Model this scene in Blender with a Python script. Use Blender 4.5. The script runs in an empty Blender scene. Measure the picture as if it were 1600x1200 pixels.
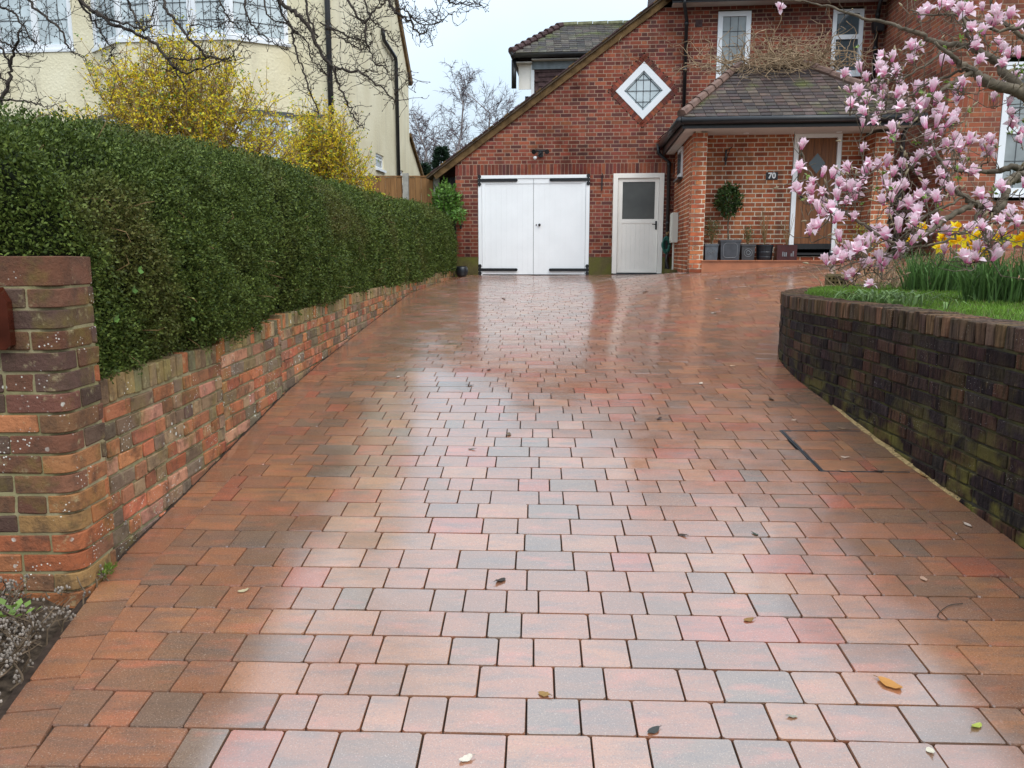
import bpy, bmesh, math, random
import numpy as np
from mathutils import Vector, Matrix, Euler, noise as mnoise

random.seed(7)
RS = np.random.RandomState(11)
PI = math.pi
scene = bpy.context.scene
COL = scene.collection

# ---------------------------------------------------------------- camera (eye height is z = 0)
FPX, HZ = 1240.0, 395.0
PITCH = math.atan((600 - HZ) / FPX)
CP, SP = math.cos(PITCH), math.sin(PITCH)
cam_data = bpy.data.cameras.new('camera')
cam_data.sensor_width = 36.0
cam_data.lens = 36.0 * FPX / 1600.0
cam_data.clip_start = 0.05
cam_data.clip_end = 2000
cam = bpy.data.objects.new('camera', cam_data)
cam.rotation_euler = (PI / 2 - PITCH, 0, 0)
COL.objects.link(cam)
scene.camera = cam

# ---------------------------------------------------------------- sky, sun, exposure (overcast)
SUN_EL, SUN_AZ = math.radians(50), math.radians(145)      # azimuth clockwise from +Y
world = bpy.data.worlds.new('World')
scene.world = world
world.use_nodes = True
wn, wl = world.node_tree.nodes, world.node_tree.links
bg = wn['Background']
bg.inputs['Strength'].default_value = 0.1
sky = wn.new('ShaderNodeTexSky')
sky.sky_type = 'NISHITA'
sky.sun_disc = False
sky.sun_elevation = SUN_EL
sky.sun_rotation = SUN_AZ
sky.air_density = 1.0
sky.dust_density = 3.0
wtc = wn.new('ShaderNodeTexCoord')
wno = wn.new('ShaderNodeTexNoise')
wno.inputs['Scale'].default_value = 2.2
wno.inputs['Detail'].default_value = 4
wrp = wn.new('ShaderNodeValToRGB')
wrp.color_ramp.elements[0].position = 0.3
wrp.color_ramp.elements[0].color = (6.0, 7.35, 8.6, 1)
wrp.color_ramp.elements[1].position = 0.7
wrp.color_ramp.elements[1].color = (7.5, 8.4, 9.2, 1)
wmx = wn.new('ShaderNodeMix')
wmx.data_type = 'RGBA'
wmx.inputs[0].default_value = 0.86
wl.new(wtc.outputs['Generated'], wno.inputs['Vector'])
wl.new(wno.outputs['Fac'], wrp.inputs['Fac'])
wl.new(sky.outputs['Color'], wmx.inputs[6])
wl.new(wrp.outputs['Color'], wmx.inputs[7])
# an overcast dome is brighter overhead than at the horizon: (1 + 2 sin h) / 3
wsep = wn.new('ShaderNodeSeparateXYZ')
wl.new(wtc.outputs['Generated'], wsep.inputs[0])
wmr = wn.new('ShaderNodeMapRange')
wmr.inputs['From Min'].default_value = 0.0
wmr.inputs['From Max'].default_value = 1.0
wmr.inputs['To Min'].default_value = 0.72
wmr.inputs['To Max'].default_value = 2.25
wl.new(wsep.outputs['Z'], wmr.inputs['Value'])
wsc = wn.new('ShaderNodeVectorMath')
wsc.operation = 'SCALE'
wl.new(wmx.outputs[2], wsc.inputs[0])
wl.new(wmr.outputs[0], wsc.inputs['Scale'])
wl.new(wsc.outputs[0], bg.inputs['Color'])

sun_data = bpy.data.lights.new('sun', 'SUN')
sun_data.energy = 1.1
sun_data.angle = math.radians(40)
sun_data.color = (1.0, 0.965, 0.92)
sun = bpy.data.objects.new('sun', sun_data)
sdir = Vector((math.sin(SUN_AZ) * math.cos(SUN_EL), math.cos(SUN_AZ) * math.cos(SUN_EL), math.sin(SUN_EL)))
sun.rotation_euler = sdir.to_track_quat('Z', 'Y').to_euler()
COL.objects.link(sun)

vs = scene.view_settings
vs.view_transform = 'Standard'
vs.look = 'None'
vs.exposure = 0.46
vs.gamma = 1.0
vs.use_curve_mapping = False
scene.render.engine = 'CYCLES'
scene.cycles.use_denoising = True
scene.cycles.max_bounces = 6
scene.cycles.diffuse_bounces = 3
scene.cycles.glossy_bounces = 3
scene.cycles.transmission_bounces = 3
scene.cycles.transparent_max_bounces = 6

# ---------------------------------------------------------------- place helpers
def ss(t):
    t = min(1.0, max(0.0, t))
    return t * t * (3 - 2 * t)

KY = [-60, -5, 0, 1, 2, 3, 4, 5, 5.7, 6.4, 7.2, 8.5, 10, 13, 16.7, 20, 60]
KZ = [-2.0, -1.9, -1.555, -1.465, -1.372, -1.279, -1.18, -1.073, -1.0, -.948, -.905, -.84, -.77, -.625, -.46, -.42, -.4]

def G(X, Y):
    """height of the driveway surface"""
    z = float(np.interp(Y, KY, KZ))
    if Y > 7:
        b = .30 * ss((X - .3) / 3.2) + .08 * max(0, min(X, 9) - 3.2)
        z += b * ss((Y - 7) / 5.5) * (1 - .85 * ss((Y - 13.4) / 2.6))
    return z

def ray(x, y):
    b = (600 - y) / FPX
    return ((x - 800) / FPX, CP + SP * b, -SP + CP * b)

def at(x, y, zc):
    d = ray(x, y)
    return Vector((d[0] * zc, d[1] * zc, d[2] * zc))

def on_ground(x, y):
    d = ray(x, y)
    t = .8
    while t < 30 and d[2] * t > G(d[0] * t, d[1] * t):
        t += .01
    return Vector((d[0] * t, d[1] * t, G(d[0] * t, d[1] * t)))

def proj(p):
    zc = p[1] * CP - p[2] * SP
    if zc < .1:
        return None
    return 800 + FPX * p[0] / zc, 600 - FPX * (p[1] * SP + p[2] * CP) / zc, zc

# ---------------------------------------------------------------- object helpers
def tag(o, label=None, cat=None, group=None, kind=None):
    if label: o['label'] = label
    if cat: o['category'] = cat
    if group: o['group'] = group
    if kind: o['kind'] = kind
    return o

def link(name, data, parent=None):
    o = bpy.data.objects.new(name, data)
    COL.objects.link(o)
    if parent is not None:
        o.parent = parent
    return o

def empty(name, loc=(0, 0, 0), rz=0, label=None, cat=None, group=None):
    o = link(name, None)
    o.empty_display_size = .2
    o.location = loc
    o.rotation_euler = (0, 0, rz)
    return tag(o, label, cat, group)

class MB:
    def __init__(s):
        s.v, s.f, s.c = [], [], []
    def add(s, verts, faces, col=None):
        n = len(s.v)
        s.v.extend([tuple(p) for p in verts])
        s.f.extend([tuple(i + n for i in f) for f in faces])
        if col is not None:
            s.c.extend([col] * len(verts))
        return s
    def box(s, x0, x1, y0, y1, z0, z1, col=None, skip=()):
        V = [(x0, y0, z0), (x1, y0, z0), (x1, y1, z0), (x0, y1, z0), (x0, y0, z1), (x1, y0, z1), (x1, y1, z1), (x0, y1, z1)]
        F = {'b': (3, 2, 1, 0), 't': (4, 5, 6, 7), 'f': (0, 1, 5, 4), 'r': (1, 2, 6, 5), 'k': (2, 3, 7, 6), 'l': (3, 0, 4, 7)}
        return s.add(V, [F[k] for k in F if k not in skip], col)
    def prism(s, pts, a, b, axis='y', col=None):
        """2-D outline pts, counter-clockwise seen from -axis, pushed from a to b along axis"""
        n = len(pts)
        def P(p, t):
            return (p[0], t, p[1]) if axis == 'y' else ((t, p[0], p[1]) if axis == 'x' else (p[0], p[1], t))
        V = [P(p, a) for p in pts] + [P(p, b) for p in pts]
        F = [tuple(range(n)), tuple(range(2 * n - 1, n - 1, -1))]
        F += [(i, i + n, (i + 1) % n + n, (i + 1) % n) for i in range(n)]
        return s.add(V, F, col)
    def tube(s, pts, radii, n=6, col=None, cap=True):
        pts = [Vector(p) for p in pts]
        m = len(pts)
        if not hasattr(radii, '__len__'):
            radii = [radii] * m
        base = len(s.v)
        d = (pts[1] - pts[0]).normalized()
        up = Vector((0, 0, 1)) if abs(d.z) < .9 else Vector((1, 0, 0))
        x = d.cross(up).normalized()
        for i, p in enumerate(pts):
            if i < m - 1: t = pts[i + 1] - pts[i]
            else: t = pts[i] - pts[i - 1]
            if 0 < i < m - 1: t = pts[i + 1] - pts[i - 1]
            t.normalize()
            x = (x - t * x.dot(t))
            if x.length < 1e-5: x = t.orthogonal()
            x.normalize()
            y = t.cross(x)
            for k in range(n):
                a = 2 * PI * k / n
                q = p + (x * math.cos(a) + y * math.sin(a)) * radii[i]
                s.v.append((q.x, q.y, q.z))
                if col is not None: s.c.append(col)
        for i in range(m - 1):
            for k in range(n):
                a, b = base + i * n + k, base + i * n + (k + 1) % n
                s.f.append((a, b, b + n, a + n))
        if cap:
            s.f.append(tuple(base + k for k in range(n - 1, -1, -1)))
            s.f.append(tuple(base + (m - 1) * n + k for k in range(n)))
        return s
    def lathe(s, prof, n=16, c=(0, 0, 0), col=None):
        base = len(s.v)
        for r, z in prof:
            for k in range(n):
                a = 2 * PI * k / n
                s.v.append((c[0] + r * math.cos(a), c[1] + r * math.sin(a), c[2] + z))
                if col is not None: s.c.append(col)
        for i in range(len(prof) - 1):
            for k in range(n):
                a, b = base + i * n + k, base + i * n + (k + 1) % n
                s.f.append((a, b, b + n, a + n))
        s.f.append(tuple(base + k for k in range(n - 1, -1, -1)))
        s.f.append(tuple(base + (len(prof) - 1) * n + k for k in range(n)))
        return s
    def build(s, name, mat, parent=None, smooth=False, kind=None, label=None):
        me = bpy.data.meshes.new(name)
        me.from_pydata(s.v, [], s.f)
        if s.c and len(s.c) == len(s.v):
            at_ = me.attributes.new('tint', 'FLOAT_COLOR', 'POINT')
            at_.data.foreach_set('color', np.array([list(c) + [1] * (4 - len(c)) for c in s.c], dtype=np.float32).ravel())
        me.materials.append(mat)
        if smooth:
            me.polygons.foreach_set('use_smooth', [True] * len(me.polygons))
        me.update()
        o = link(name, me, parent)
        if kind: o['kind'] = kind
        if label: o['label'] = label
        return o

def quads_mesh(name, V, cols, mat, parent=None, kind=None):
    """V: (n,4,3) array of quads, cols (n,3)"""
    n = len(V)
    me = bpy.data.meshes.new(name)
    me.vertices.add(4 * n)
    me.vertices.foreach_set('co', np.ascontiguousarray(V, dtype=np.float32).ravel())
    me.loops.add(4 * n)
    me.loops.foreach_set('vertex_index', np.arange(4 * n, dtype=np.int32))
    me.polygons.add(n)
    me.polygons.foreach_set('loop_start', np.arange(0, 4 * n, 4, dtype=np.int32))
    me.polygons.foreach_set('loop_total', np.full(n, 4, dtype=np.int32))
    a = me.attributes.new('tint', 'FLOAT_COLOR', 'POINT')
    c = np.ones((n, 4, 4), dtype=np.float32)
    c[:, :, :3] = np.asarray(cols, dtype=np.float32)[:, None, :]
    a.data.foreach_set('color', c.ravel())
    me.materials.append(mat)
    me.update(calc_edges=True)
    o = link(name, me, parent)
    if kind: o['kind'] = kind
    return o

def leaf_quads(P, D, L, W, N=None):
    """diamond leaves: base P, direction D (n,3), length L, width W; N hints the leaf normal"""
    n = len(P)
    D = D / (np.linalg.norm(D, axis=1, keepdims=True) + 1e-9)
    if N is None: N = RS.normal(size=(n, 3))
    S = np.cross(D, N)
    S /= (np.linalg.norm(S, axis=1, keepdims=True) + 1e-9)
    U = np.cross(S, D)
    L = np.broadcast_to(np.asarray(L, float), (n,))[:, None]
    W = np.broadcast_to(np.asarray(W, float), (n,))[:, None]
    Q = np.empty((n, 4, 3))
    Q[:, 0] = P
    Q[:, 1] = P + D * L * .45 + S * W * .5 + U * L * .06
    Q[:, 2] = P + D * L
    Q[:, 3] = P + D * L * .45 - S * W * .5 + U * L * .06
    return Q

# ---------------------------------------------------------------- material helpers
class NT:
    def __init__(s, name):
        s.m = bpy.data.materials.new(name)
        s.m.use_nodes = True
        s.n, s.l = s.m.node_tree.nodes, s.m.node_tree.links
        s.b = s.n['Principled BSDF']
        s._pos = None
    def pos(s):
        if s._pos is None:
            s._pos = s.n.new('ShaderNodeNewGeometry').outputs['Position']
        return s._pos
    def objpos(s):
        return s.n.new('ShaderNodeTexCoord').outputs['Object']
    def set(s, **k):
        for a, v in k.items():
            s.put(s.b.inputs[a.replace('_', ' ')], v)
        return s
    def put(s, sock, v):
        if hasattr(v, 'is_output'): s.l.new(v, sock)
        else: sock.default_value = v
    def scale(s, vec, sc):
        q = s.n.new('ShaderNodeVectorMath'); q.operation = 'MULTIPLY'
        s.l.new(vec, q.inputs[0]); q.inputs[1].default_value = sc
        return q.outputs[0]
    def noise(s, scale=5, detail=3, vec=None, w=None, rough=.5, out='Fac'):
        t = s.n.new('ShaderNodeTexNoise')
        if w is not None:
            t.noise_dimensions = '4D'
            s.put(t.inputs['W'], w)
        t.inputs['Scale'].default_value = scale
        t.inputs['Detail'].default_value = detail
        t.inputs['Roughness'].default_value = rough
        s.l.new(vec if vec is not None else s.pos(), t.inputs['Vector'])
        return t.outputs[out]
    def voro(s, scale=5, vec=None, out='Distance', rnd=1.0):
        t = s.n.new('ShaderNodeTexVoronoi')
        t.inputs['Scale'].default_value = scale
        t.inputs['Randomness'].default_value = rnd
        s.l.new(vec if vec is not None else s.pos(), t.inputs['Vector'])
        return t.outputs[out]
    def map(s, v, a, b, c=0., d=1.):
        t = s.n.new('ShaderNodeMapRange')
        t.clamp = True
        s.put(t.inputs['Value'], v)
        for i, q in zip(('From Min', 'From Max', 'To Min', 'To Max'), (a, b, c, d)):
            s.put(t.inputs[i], q)
        return t.outputs['Result']
    def math(s, op, a, b):
        t = s.n.new('ShaderNodeMath'); t.operation = op
        s.put(t.inputs[0], a); s.put(t.inputs[1], b)
        return t.outputs[0]
    def mix(s, a, b, fac, mode='MIX'):
        t = s.n.new('ShaderNodeMix'); t.data_type = 'RGBA'; t.blend_type = mode
        s.put(t.inputs[0], fac)
        for sock, v in ((t.inputs[6], a), (t.inputs[7], b)):
            if not hasattr(v, 'is_output') and len(v) == 3: v = (*v, 1)
            s.put(sock, v)
        return t.outputs[2]
    def tint(s, src):
        """per-piece colour and random value: from the object, or from the joined mesh"""
        if src == 'obj':
            t = s.n.new('ShaderNodeObjectInfo')
        else:
            t = s.n.new('ShaderNodeAttribute'); t.attribute_name = 'tint'
        return t.outputs['Color'], t.outputs['Alpha']
    def bump(s, h, strength=.3, dist=.01, normal=None):
        t = s.n.new('ShaderNodeBump')
        t.inputs['Strength'].default_value = strength
        t.inputs['Distance'].default_value = dist
        s.l.new(h, t.inputs['Height'])
        if normal is not None: s.l.new(normal, t.inputs['Normal'])
        s.l.new(t.outputs[0], s.b.inputs['Normal'])
        return t.outputs[0]
    def sep(s, vec, ax):
        t = s.n.new('ShaderNodeSeparateXYZ'); s.l.new(vec, t.inputs[0])
        return t.outputs[ax]

def simple(name, col, rough=.5, var=.15, scale=8, bump=0, metallic=0, bscale=60, spec=.5):
    t = NT(name)
    n = t.noise(scale, 4)
    dark = tuple(c * (1 - var) for c in col)
    lite = tuple(min(1, c * (1 + var)) for c in col)
    t.set(Base_Color=t.mix(dark, lite, t.map(n, .3, .7)), Roughness=rough, Metallic=metallic)
    t.b.inputs['Specular IOR Level'].default_value = spec if rough < .6 else min(spec, .12)
    if bump:
        t.bump(t.noise(bscale, 3), bump, .004)
    return t.m

def leaf_mat(name, rough=.45, trans=.25, spec=.4):
    t = NT(name)
    c, _ = t.tint('attr')
    t.set(Base_Color=c, Roughness=rough)
    t.b.inputs['Specular IOR Level'].default_value = spec
    tr = t.n.new('ShaderNodeBsdfTranslucent')
    t.l.new(c, tr.inputs['Color'])
    mx = t.n.new('ShaderNodeMixShader')
    mx.inputs[0].default_value = trans
    t.l.new(t.b.outputs[0], mx.inputs[1]); t.l.new(tr.outputs[0], mx.inputs[2])
    t.l.new(mx.outputs[0], t.n['Material Output'].inputs['Surface'])
    return t.m

def paver_mat(src):
    t = NT('wet_paver_' + src)
    c, r = t.tint(src)
    w = t.math('MULTIPLY', r, 60.)
    st = t.noise(1.0, 5, t.scale(t.pos(), (5, 19, 5)), w, .62)
    st2 = t.noise(1.0, 4, t.scale(t.pos(), (4, 13, 4)), t.math('ADD', w, 9.), .6)
    col = t.mix(c, (.12, .085, .068), t.math('MULTIPLY', t.map(st, .46, .66), .62))
    col = t.mix(col, (.46, .13, .065), t.math('MULTIPLY', t.map(st2, .54, .70), .6))
    sp = t.noise(170, 4, None, None, .75)
    col = t.mix(col, (.05, .032, .026), t.math('MULTIPLY', t.map(sp, .50, .68), .6))
    col = t.mix(col, (.55, .40, .30), t.math('MULTIPLY', t.map(t.noise(230, 2), .58, .70), .35))
    dirt = t.noise(1.7, 5, None, None, .65)                       # washed-in dirt, wandering over the blocks
    col = t.mix(col, (.14, .075, .045), t.math('MULTIPLY', t.map(dirt, .48, .70), .45))
    t.set(Base_Color=col, Roughness=t.map(t.noise(3, 3), .3, .7, .5, .7))
    t.b.inputs['Specular IOR Level'].default_value = .12
    t.b.inputs['Coat Weight'].default_value = 1.0
    t.put(t.b.inputs['Coat Roughness'], t.map(t.noise(3.2, 6, None, None, .7), .3, .72, .10, .27))
    t.b.inputs['Coat IOR'].default_value = 2.5
    t.bump(t.noise(150, 5, None, None, .75), .6, .0018)
    return t.m

def old_brick_mat(src):          # lichen-spotted garden wall and pier
    t = NT('old_brick_' + src)
    c, r = t.tint(src)
    w = t.math('MULTIPLY', r, 40.)
    col = t.mix(c, (.075, .05, .036), t.math('MULTIPLY', t.map(t.noise(11, 6, None, None, .7), .46, .68), .75))
    col = t.mix(col, (.19, .15, .035), t.math('MULTIPLY', t.map(t.noise(4.5, 6, None, None, .65), .52, .68), .5))
    col = t.mix(col, (.46, .40, .22), t.math('MULTIPLY', t.map(t.noise(16, 6, None, None, .7), .58, .70), .5))
    v = t.voro(62)
    spots = t.math('MULTIPLY', t.map(v, .16, .22, 1, 0), t.map(t.noise(5, 3), .56, .62))
    col = t.mix(col, (.68, .66, .58), spots)
    v2 = t.voro(21)
    spots2 = t.math('MULTIPLY', t.map(t.math('ADD', v2, t.math('MULTIPLY', t.noise(70, 2), .2)), .24, .30, 1, 0), t.map(t.noise(3.1, 2), .60, .64))
    col = t.mix(col, (.6, .6, .53), spots2)
    t.set(Base_Color=col, Roughness=.82)
    t.b.inputs['Specular IOR Level'].default_value = .08
    h = t.math('ADD', t.noise(55, 5), t.math('MULTIPLY', t.noise(14, 3, None, w), .8))
    t.bump(t.math('ADD', h, t.math('MULTIPLY', t.noise(160, 4, None, None, .7), .6)), .8, .007)
    return t.m

def dark_brick_mat(src):         # blackened retaining wall
    t = NT('dark_brick_' + src)
    c, r = t.tint(src)
    w = t.math('MULTIPLY', r, 40.)
    streak = t.noise(1.0, 4, t.scale(t.pos(), (46, 46, 5)), w)
    col = t.mix(c, (.012, .010, .010), t.math('MULTIPLY', t.map(streak, .40, .62), .75))
    col = t.mix(col, (.20, .14, .075), t.math('MULTIPLY', t.map(t.noise(1., 4, t.scale(t.pos(), (60, 60, 9))), .60, .74), .5))
    low = t.map(t.sep(t.pos(), 2), -1.15, -.72, 1, 0)
    alg = t.math('MULTIPLY', t.map(t.noise(5, 5), .48, .62), t.map(low, 0, 1, .12, 1.0))
    col = t.mix(col, (.20, .18, .045), alg)
    v = t.voro(75)
    spots = t.math('MULTIPLY', t.map(v, .10, .15, 1, 0), t.map(t.noise(7, 2), .55, .62))
    col = t.mix(col, (.55, .54, .48), spots)
    col = t.mix(col, (.62, .58, .60), 1, 'MULTIPLY')
    t.set(Base_Color=col, Roughness=.78)
    t.b.inputs['Specular IOR Level'].default_value = .08
    h = t.math('ADD', t.noise(60, 5), t.math('MULTIPLY', t.noise(12, 3, None, w), .8))
    t.bump(h, .7, .008)
    return t.m

def house_brick_mat(src):
    t = NT('house_brick_' + src)
    c, r = t.tint(src)
    w = t.math('MULTIPLY', r, 40.)
    col = t.mix(c, (.10, .05, .045), t.math('MULTIPLY', t.map(t.noise(9, 4, None, w), .48, .75), .6))
    st = t.noise(.8, 6, None, None, .6)
    col = t.mix(col, t.mix(col, (.42, .38, .36), 1, 'MULTIPLY'), t.map(st, .48, .68))
    run = t.noise(1., 5, t.scale(t.pos(), (5, 5, .5)))
    col = t.mix(col, (.06, .045, .04), t.math('MULTIPLY', t.map(run, .56, .74), .55))
    t.set(Base_Color=col, Roughness=.85)
    t.b.inputs['Specular IOR Level'].default_value = .06
    t.bump(t.noise(70, 4), .5, .004)
    return t.m

def tile_mat(src):
    t = NT('roof_tile_' + src)
    c, r = t.tint(src)
    w = t.math('MULTIPLY', r, 40.)
    col = t.mix(c, (.05, .045, .042), t.math('MULTIPLY', t.map(t.noise(12, 4, None, w), .42, .7), .7))
    col = t.mix(col, (.11, .13, .03), t.math('MULTIPLY', t.map(t.noise(2.2, 4), .55, .7), .6))
    col = t.mix(col, (.24, .22, .18), t.math('MULTIPLY', t.map(t.noise(30, 3), .64, .74), .4))
    t.set(Base_Color=col, Roughness=.7)
    t.b.inputs['Specular IOR Level'].default_value = .15
    t.bump(t.noise(60, 4), .5, .004)
    return t.m

def mortar_mat(name, col, green=0.):
    t = NT(name)
    n = t.noise(30, 4)
    c = t.mix(tuple(x * .7 for x in col), col, t.map(n, .3, .7))
    c = t.mix(c, t.mix(c, (.45, .43, .42), 1, 'MULTIPLY'), t.map(t.noise(.8, 6, None, None, .6), .48, .68))
    if green:
        c = t.mix(c, (.13, .13, .03), t.math('MULTIPLY', t.map(t.noise(4, 4), .4, .6), green))
    t.set(Base_Color=c, Roughness=.95)
    t.b.inputs['Specular IOR Level'].default_value = .08
    t.bump(t.noise(120, 3), .6, .004)
    return t.m

MAT = {}
MAT['bedding'] = simple('jointing_sand', (.045, .03, .022), .9, .4, 30)
MAT['earth'] = simple('earth', (.05, .036, .024), .95, .5, 20, .8, bscale=30)
MAT['soil'] = simple('dark_soil', (.06, .043, .03), 1, .6, 40, 1., bscale=60, spec=.1)
MAT['mortar_old'] = mortar_mat('old_mortar', (.40, .34, .20), .4)
MAT['mortar_dark'] = mortar_mat('dark_mortar', (.06, .052, .042), .3)
MAT['mortar_house'] = mortar_mat('house_mortar', (.43, .29, .21))
MAT['mortar_porch'] = mortar_mat('porch_mortar', (.80, .71, .55))
MAT['white'] = simple('white_gloss_paint', (.88, .89, .89), .32, .025, 3)
MAT['cream_paint'] = simple('off_white_paint', (.90, .85, .77), .4, .04, 3)
MAT['pvc'] = simple('white_upvc', (.78, .80, .82), .3, .02, 3)
MAT['black'] = simple('black_paint', (.012, .012, .013), .35, .2, 10)
MAT['gutter'] = simple('black_gutter', (.014, .014, .016), .4, .2, 10)
MAT['iron'] = simple('black_iron', (.01, .01, .011), .4, .2, 30, .3)
MAT['lead'] = simple('lead_strip', (.06, .065, .07), .5, .2, 20)
MAT['slate_grey'] = simple('lead_sheet', (.16, .19, .21), .5, .25, 8)
MAT['soffit'] = simple('soffit_board', (.55, .52, .48), .6, .05, 4)
MAT['tilehung'] = simple('dark_hung_tile', (.075, .045, .045), .7, .35, 12, .3)
MAT['wood_verge'] = simple('verge_board', (.14, .085, .038), .8, .45, 6, .5)
MAT['plinth'] = mortar_mat('rendered_plinth', (.15, .125, .055), .7)
MAT['concrete'] = simple('concrete', (.33, .32, .29), .9, .2, 12, .4)
MAT['terracotta'] = simple('terracotta_tile', (.36, .13, .06), .5, .2, 6)
MAT['metal'] = simple('galvanised_edge', (.10, .11, .12), .35, .25, 20, metallic=.8)
MAT['hose'] = simple('green_hose', (.006, .09, .065), .4, .25, 12)
MAT['box_cream'] = simple('meter_box_plastic', (.62, .60, .52), .5, .04, 4)
MAT['bark'] = simple('bare_bark', (.05, .04, .033), .85, .5, 25, .6)
MAT['bark_mag'] = simple('magnolia_bark', (.13, .105, .075), .8, .45, 18, .6)
MAT['bark_pale'] = simple('birch_bark', (.36, .32, .31), .8, .3, 3)
MAT['twig_far'] = simple('far_twigs', (.13, .10, .105), .9, .2, 3)
MAT['stem_fors'] = simple('forsythia_stem', (.23, .15, .07), .8, .35, 12)
MAT['vine'] = simple('vine_stem', (.30, .21, .13), .85, .4, 10)
MAT['leaf'] = leaf_mat('leaf')
MAT['hedge'] = leaf_mat('hedge_leaf', .5, .15, .16)
MAT['petal'] = leaf_mat('petal', .5, .35, .3)
MAT['grass'] = leaf_mat('grass_blade', .5, .3, .3)
MAT['dead'] = leaf_mat('dead_leaf', .6, .15, .3)
MAT['pot_grey'] = simple('grey_pot', (.10, .115, .13), .5, .25, 12, .3)
MAT['pot_black'] = simple('black_pot', (.012, .014, .018), .35, .2, 10)
MAT['pot_maroon'] = simple('maroon_trough', (.055, .012, .012), .3, .3, 8)
MAT['pot_lilac'] = simple('pot_relief', (.20, .21, .22), .5, .15, 12)
MAT['pale_wood'] = simple('plaque_face', (.065, .014, .007), .12, .35, 9)
MAT['pale_paint'] = simple('white_lettering', (.85, .85, .83), .5, .02, 3)
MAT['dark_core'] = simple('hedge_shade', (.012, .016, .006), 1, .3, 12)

def render_mat():
    t = NT('cream_render')
    n = t.noise(1.2, 4)
    col = t.mix((.68, .60, .40), (.80, .73, .53), t.map(n, .3, .7))
    run = t.noise(1., 5, t.scale(t.pos(), (4, 4, .35)))
    col = t.mix(col, (.52, .46, .33), t.math('MULTIPLY', t.map(run, .52, .72), .5))
    t.set(Base_Color=col, Roughness=.9)
    t.bump(t.noise(22, 5), .6, .02)
    return t.m
MAT['render'] = render_mat()

def wood_mat(name, a, b, vert=True, rough=.4, src=None):
    t = NT(name)
    p = t.scale(t.pos(), (30, 30, 1.6) if vert else (1.6, 30, 30))
    w = t.noise(1., 5, p)
    col = t.mix(a, b, t.map(w, .3, .7))
    if src:
        c, r = t.tint(src)
        col = t.mix(col, c, .6, 'MULTIPLY')
    t.set(Base_Color=col, Roughness=rough)
    t.bump(w, .3, .003)
    return t.m
MAT['oak'] = wood_mat('stained_oak_door', (.11, .036, .010), (.25, .092, .024), True, .5)
MAT['fence'] = wood_mat('fence_board', (.17, .078, .024), (.31, .155, .052), True, .75)

def glass(name, col, rough=.06, spec=.6):
    t = NT(name)
    t.set(Base_Color=t.mix(tuple(c * .7 for c in col), col, t.map(t.noise(2.5, 3), .35, .65)), Roughness=rough)
    t.b.inputs['Specular IOR Level'].default_value = spec
    return t.m
MAT['glass_pale'] = glass('curtain_sky_glass', (.60, .68, .70))  # pale base colour paints reflected sky as well as white curtains
MAT['glass_dark'] = glass('dark_window_glass', (.09, .115, .13))
MAT['glass_obscure'] = glass('obscured_glass', (.085, .085, .075), .25)
MAT['glass_mid'] = glass('net_curtain_glass', (.30, .33, .33))

PAVER = {k: paver_mat(k) for k in ('obj', 'attr')}
OLDB = {k: old_brick_mat(k) for k in ('obj', 'attr')}
DARKB = {k: dark_brick_mat(k) for k in ('obj', 'attr')}
HOUSEB = {k: house_brick_mat(k) for k in ('obj', 'attr')}
TILE = {k: tile_mat(k) for k in ('obj', 'attr')}

# ---------------------------------------------------------------- pieces: the largest as objects, the rest joined
class Pieces:
    LIMIT = 298
    def __init__(s, name, mats, parent, world=Matrix()):
        s.name, s.mats, s.parent, s.world = name, mats, parent, world
        s.items = []
        s.cache = {}
    def add(s, geo, M, col, key=None, size=.2, pref=1.0):
        """geo: (verts, faces); key: geometries with one key share mesh data"""
        c = s.world @ M.translation
        q = proj(c)
        pr = 0
        if q and -15 < q[0] < 1615 and -15 < q[1] < 1215:
            pr = size / q[2] * pref
        s.items.append((pr, geo, M, col, key))
    def finish(s, limit=None):
        limit = s.LIMIT if limit is None else limit
        s.items.sort(key=lambda t: -t[0])
        solo = [t for t in s.items[:limit] if t[0] > 0]
        rest = s.items[len(solo):]
        for pr, geo, M, col, key in solo:
            me = s.cache.get(key) if key is not None else None
            if me is None:
                me = bpy.data.meshes.new(s.name)
                me.from_pydata(geo[0], [], geo[1])
                me.materials.append(s.mats['obj'])
                me.update()
                if key is not None: s.cache[key] = me
            o = link(s.name, me, s.parent)
            o.matrix_local = M
            o.color = col
        if rest:
            V, F, Cc = [], [], []
            for pr, geo, M, col, key in rest:
                n = len(V)
                a = np.array(geo[0]) @ np.array(M.to_3x3()).T + np.array(M.translation)
                V.extend(map(tuple, a.tolist()))
                F.extend([tuple(i + n for i in f) for f in geo[1]])
                Cc.extend([col] * len(a))
            me = bpy.data.meshes.new(s.name + 's')
            me.from_pydata(V, [], F)
            q = me.attributes.new('tint', 'FLOAT_COLOR', 'POINT')
            q.data.foreach_set('color', np.array(Cc, dtype=np.float32).ravel())
            me.materials.append(s.mats['attr'])
            me.update()
            o = link('remaining_' + s.name + 's', me, s.parent)
            o['kind'] = 'stuff'

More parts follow.
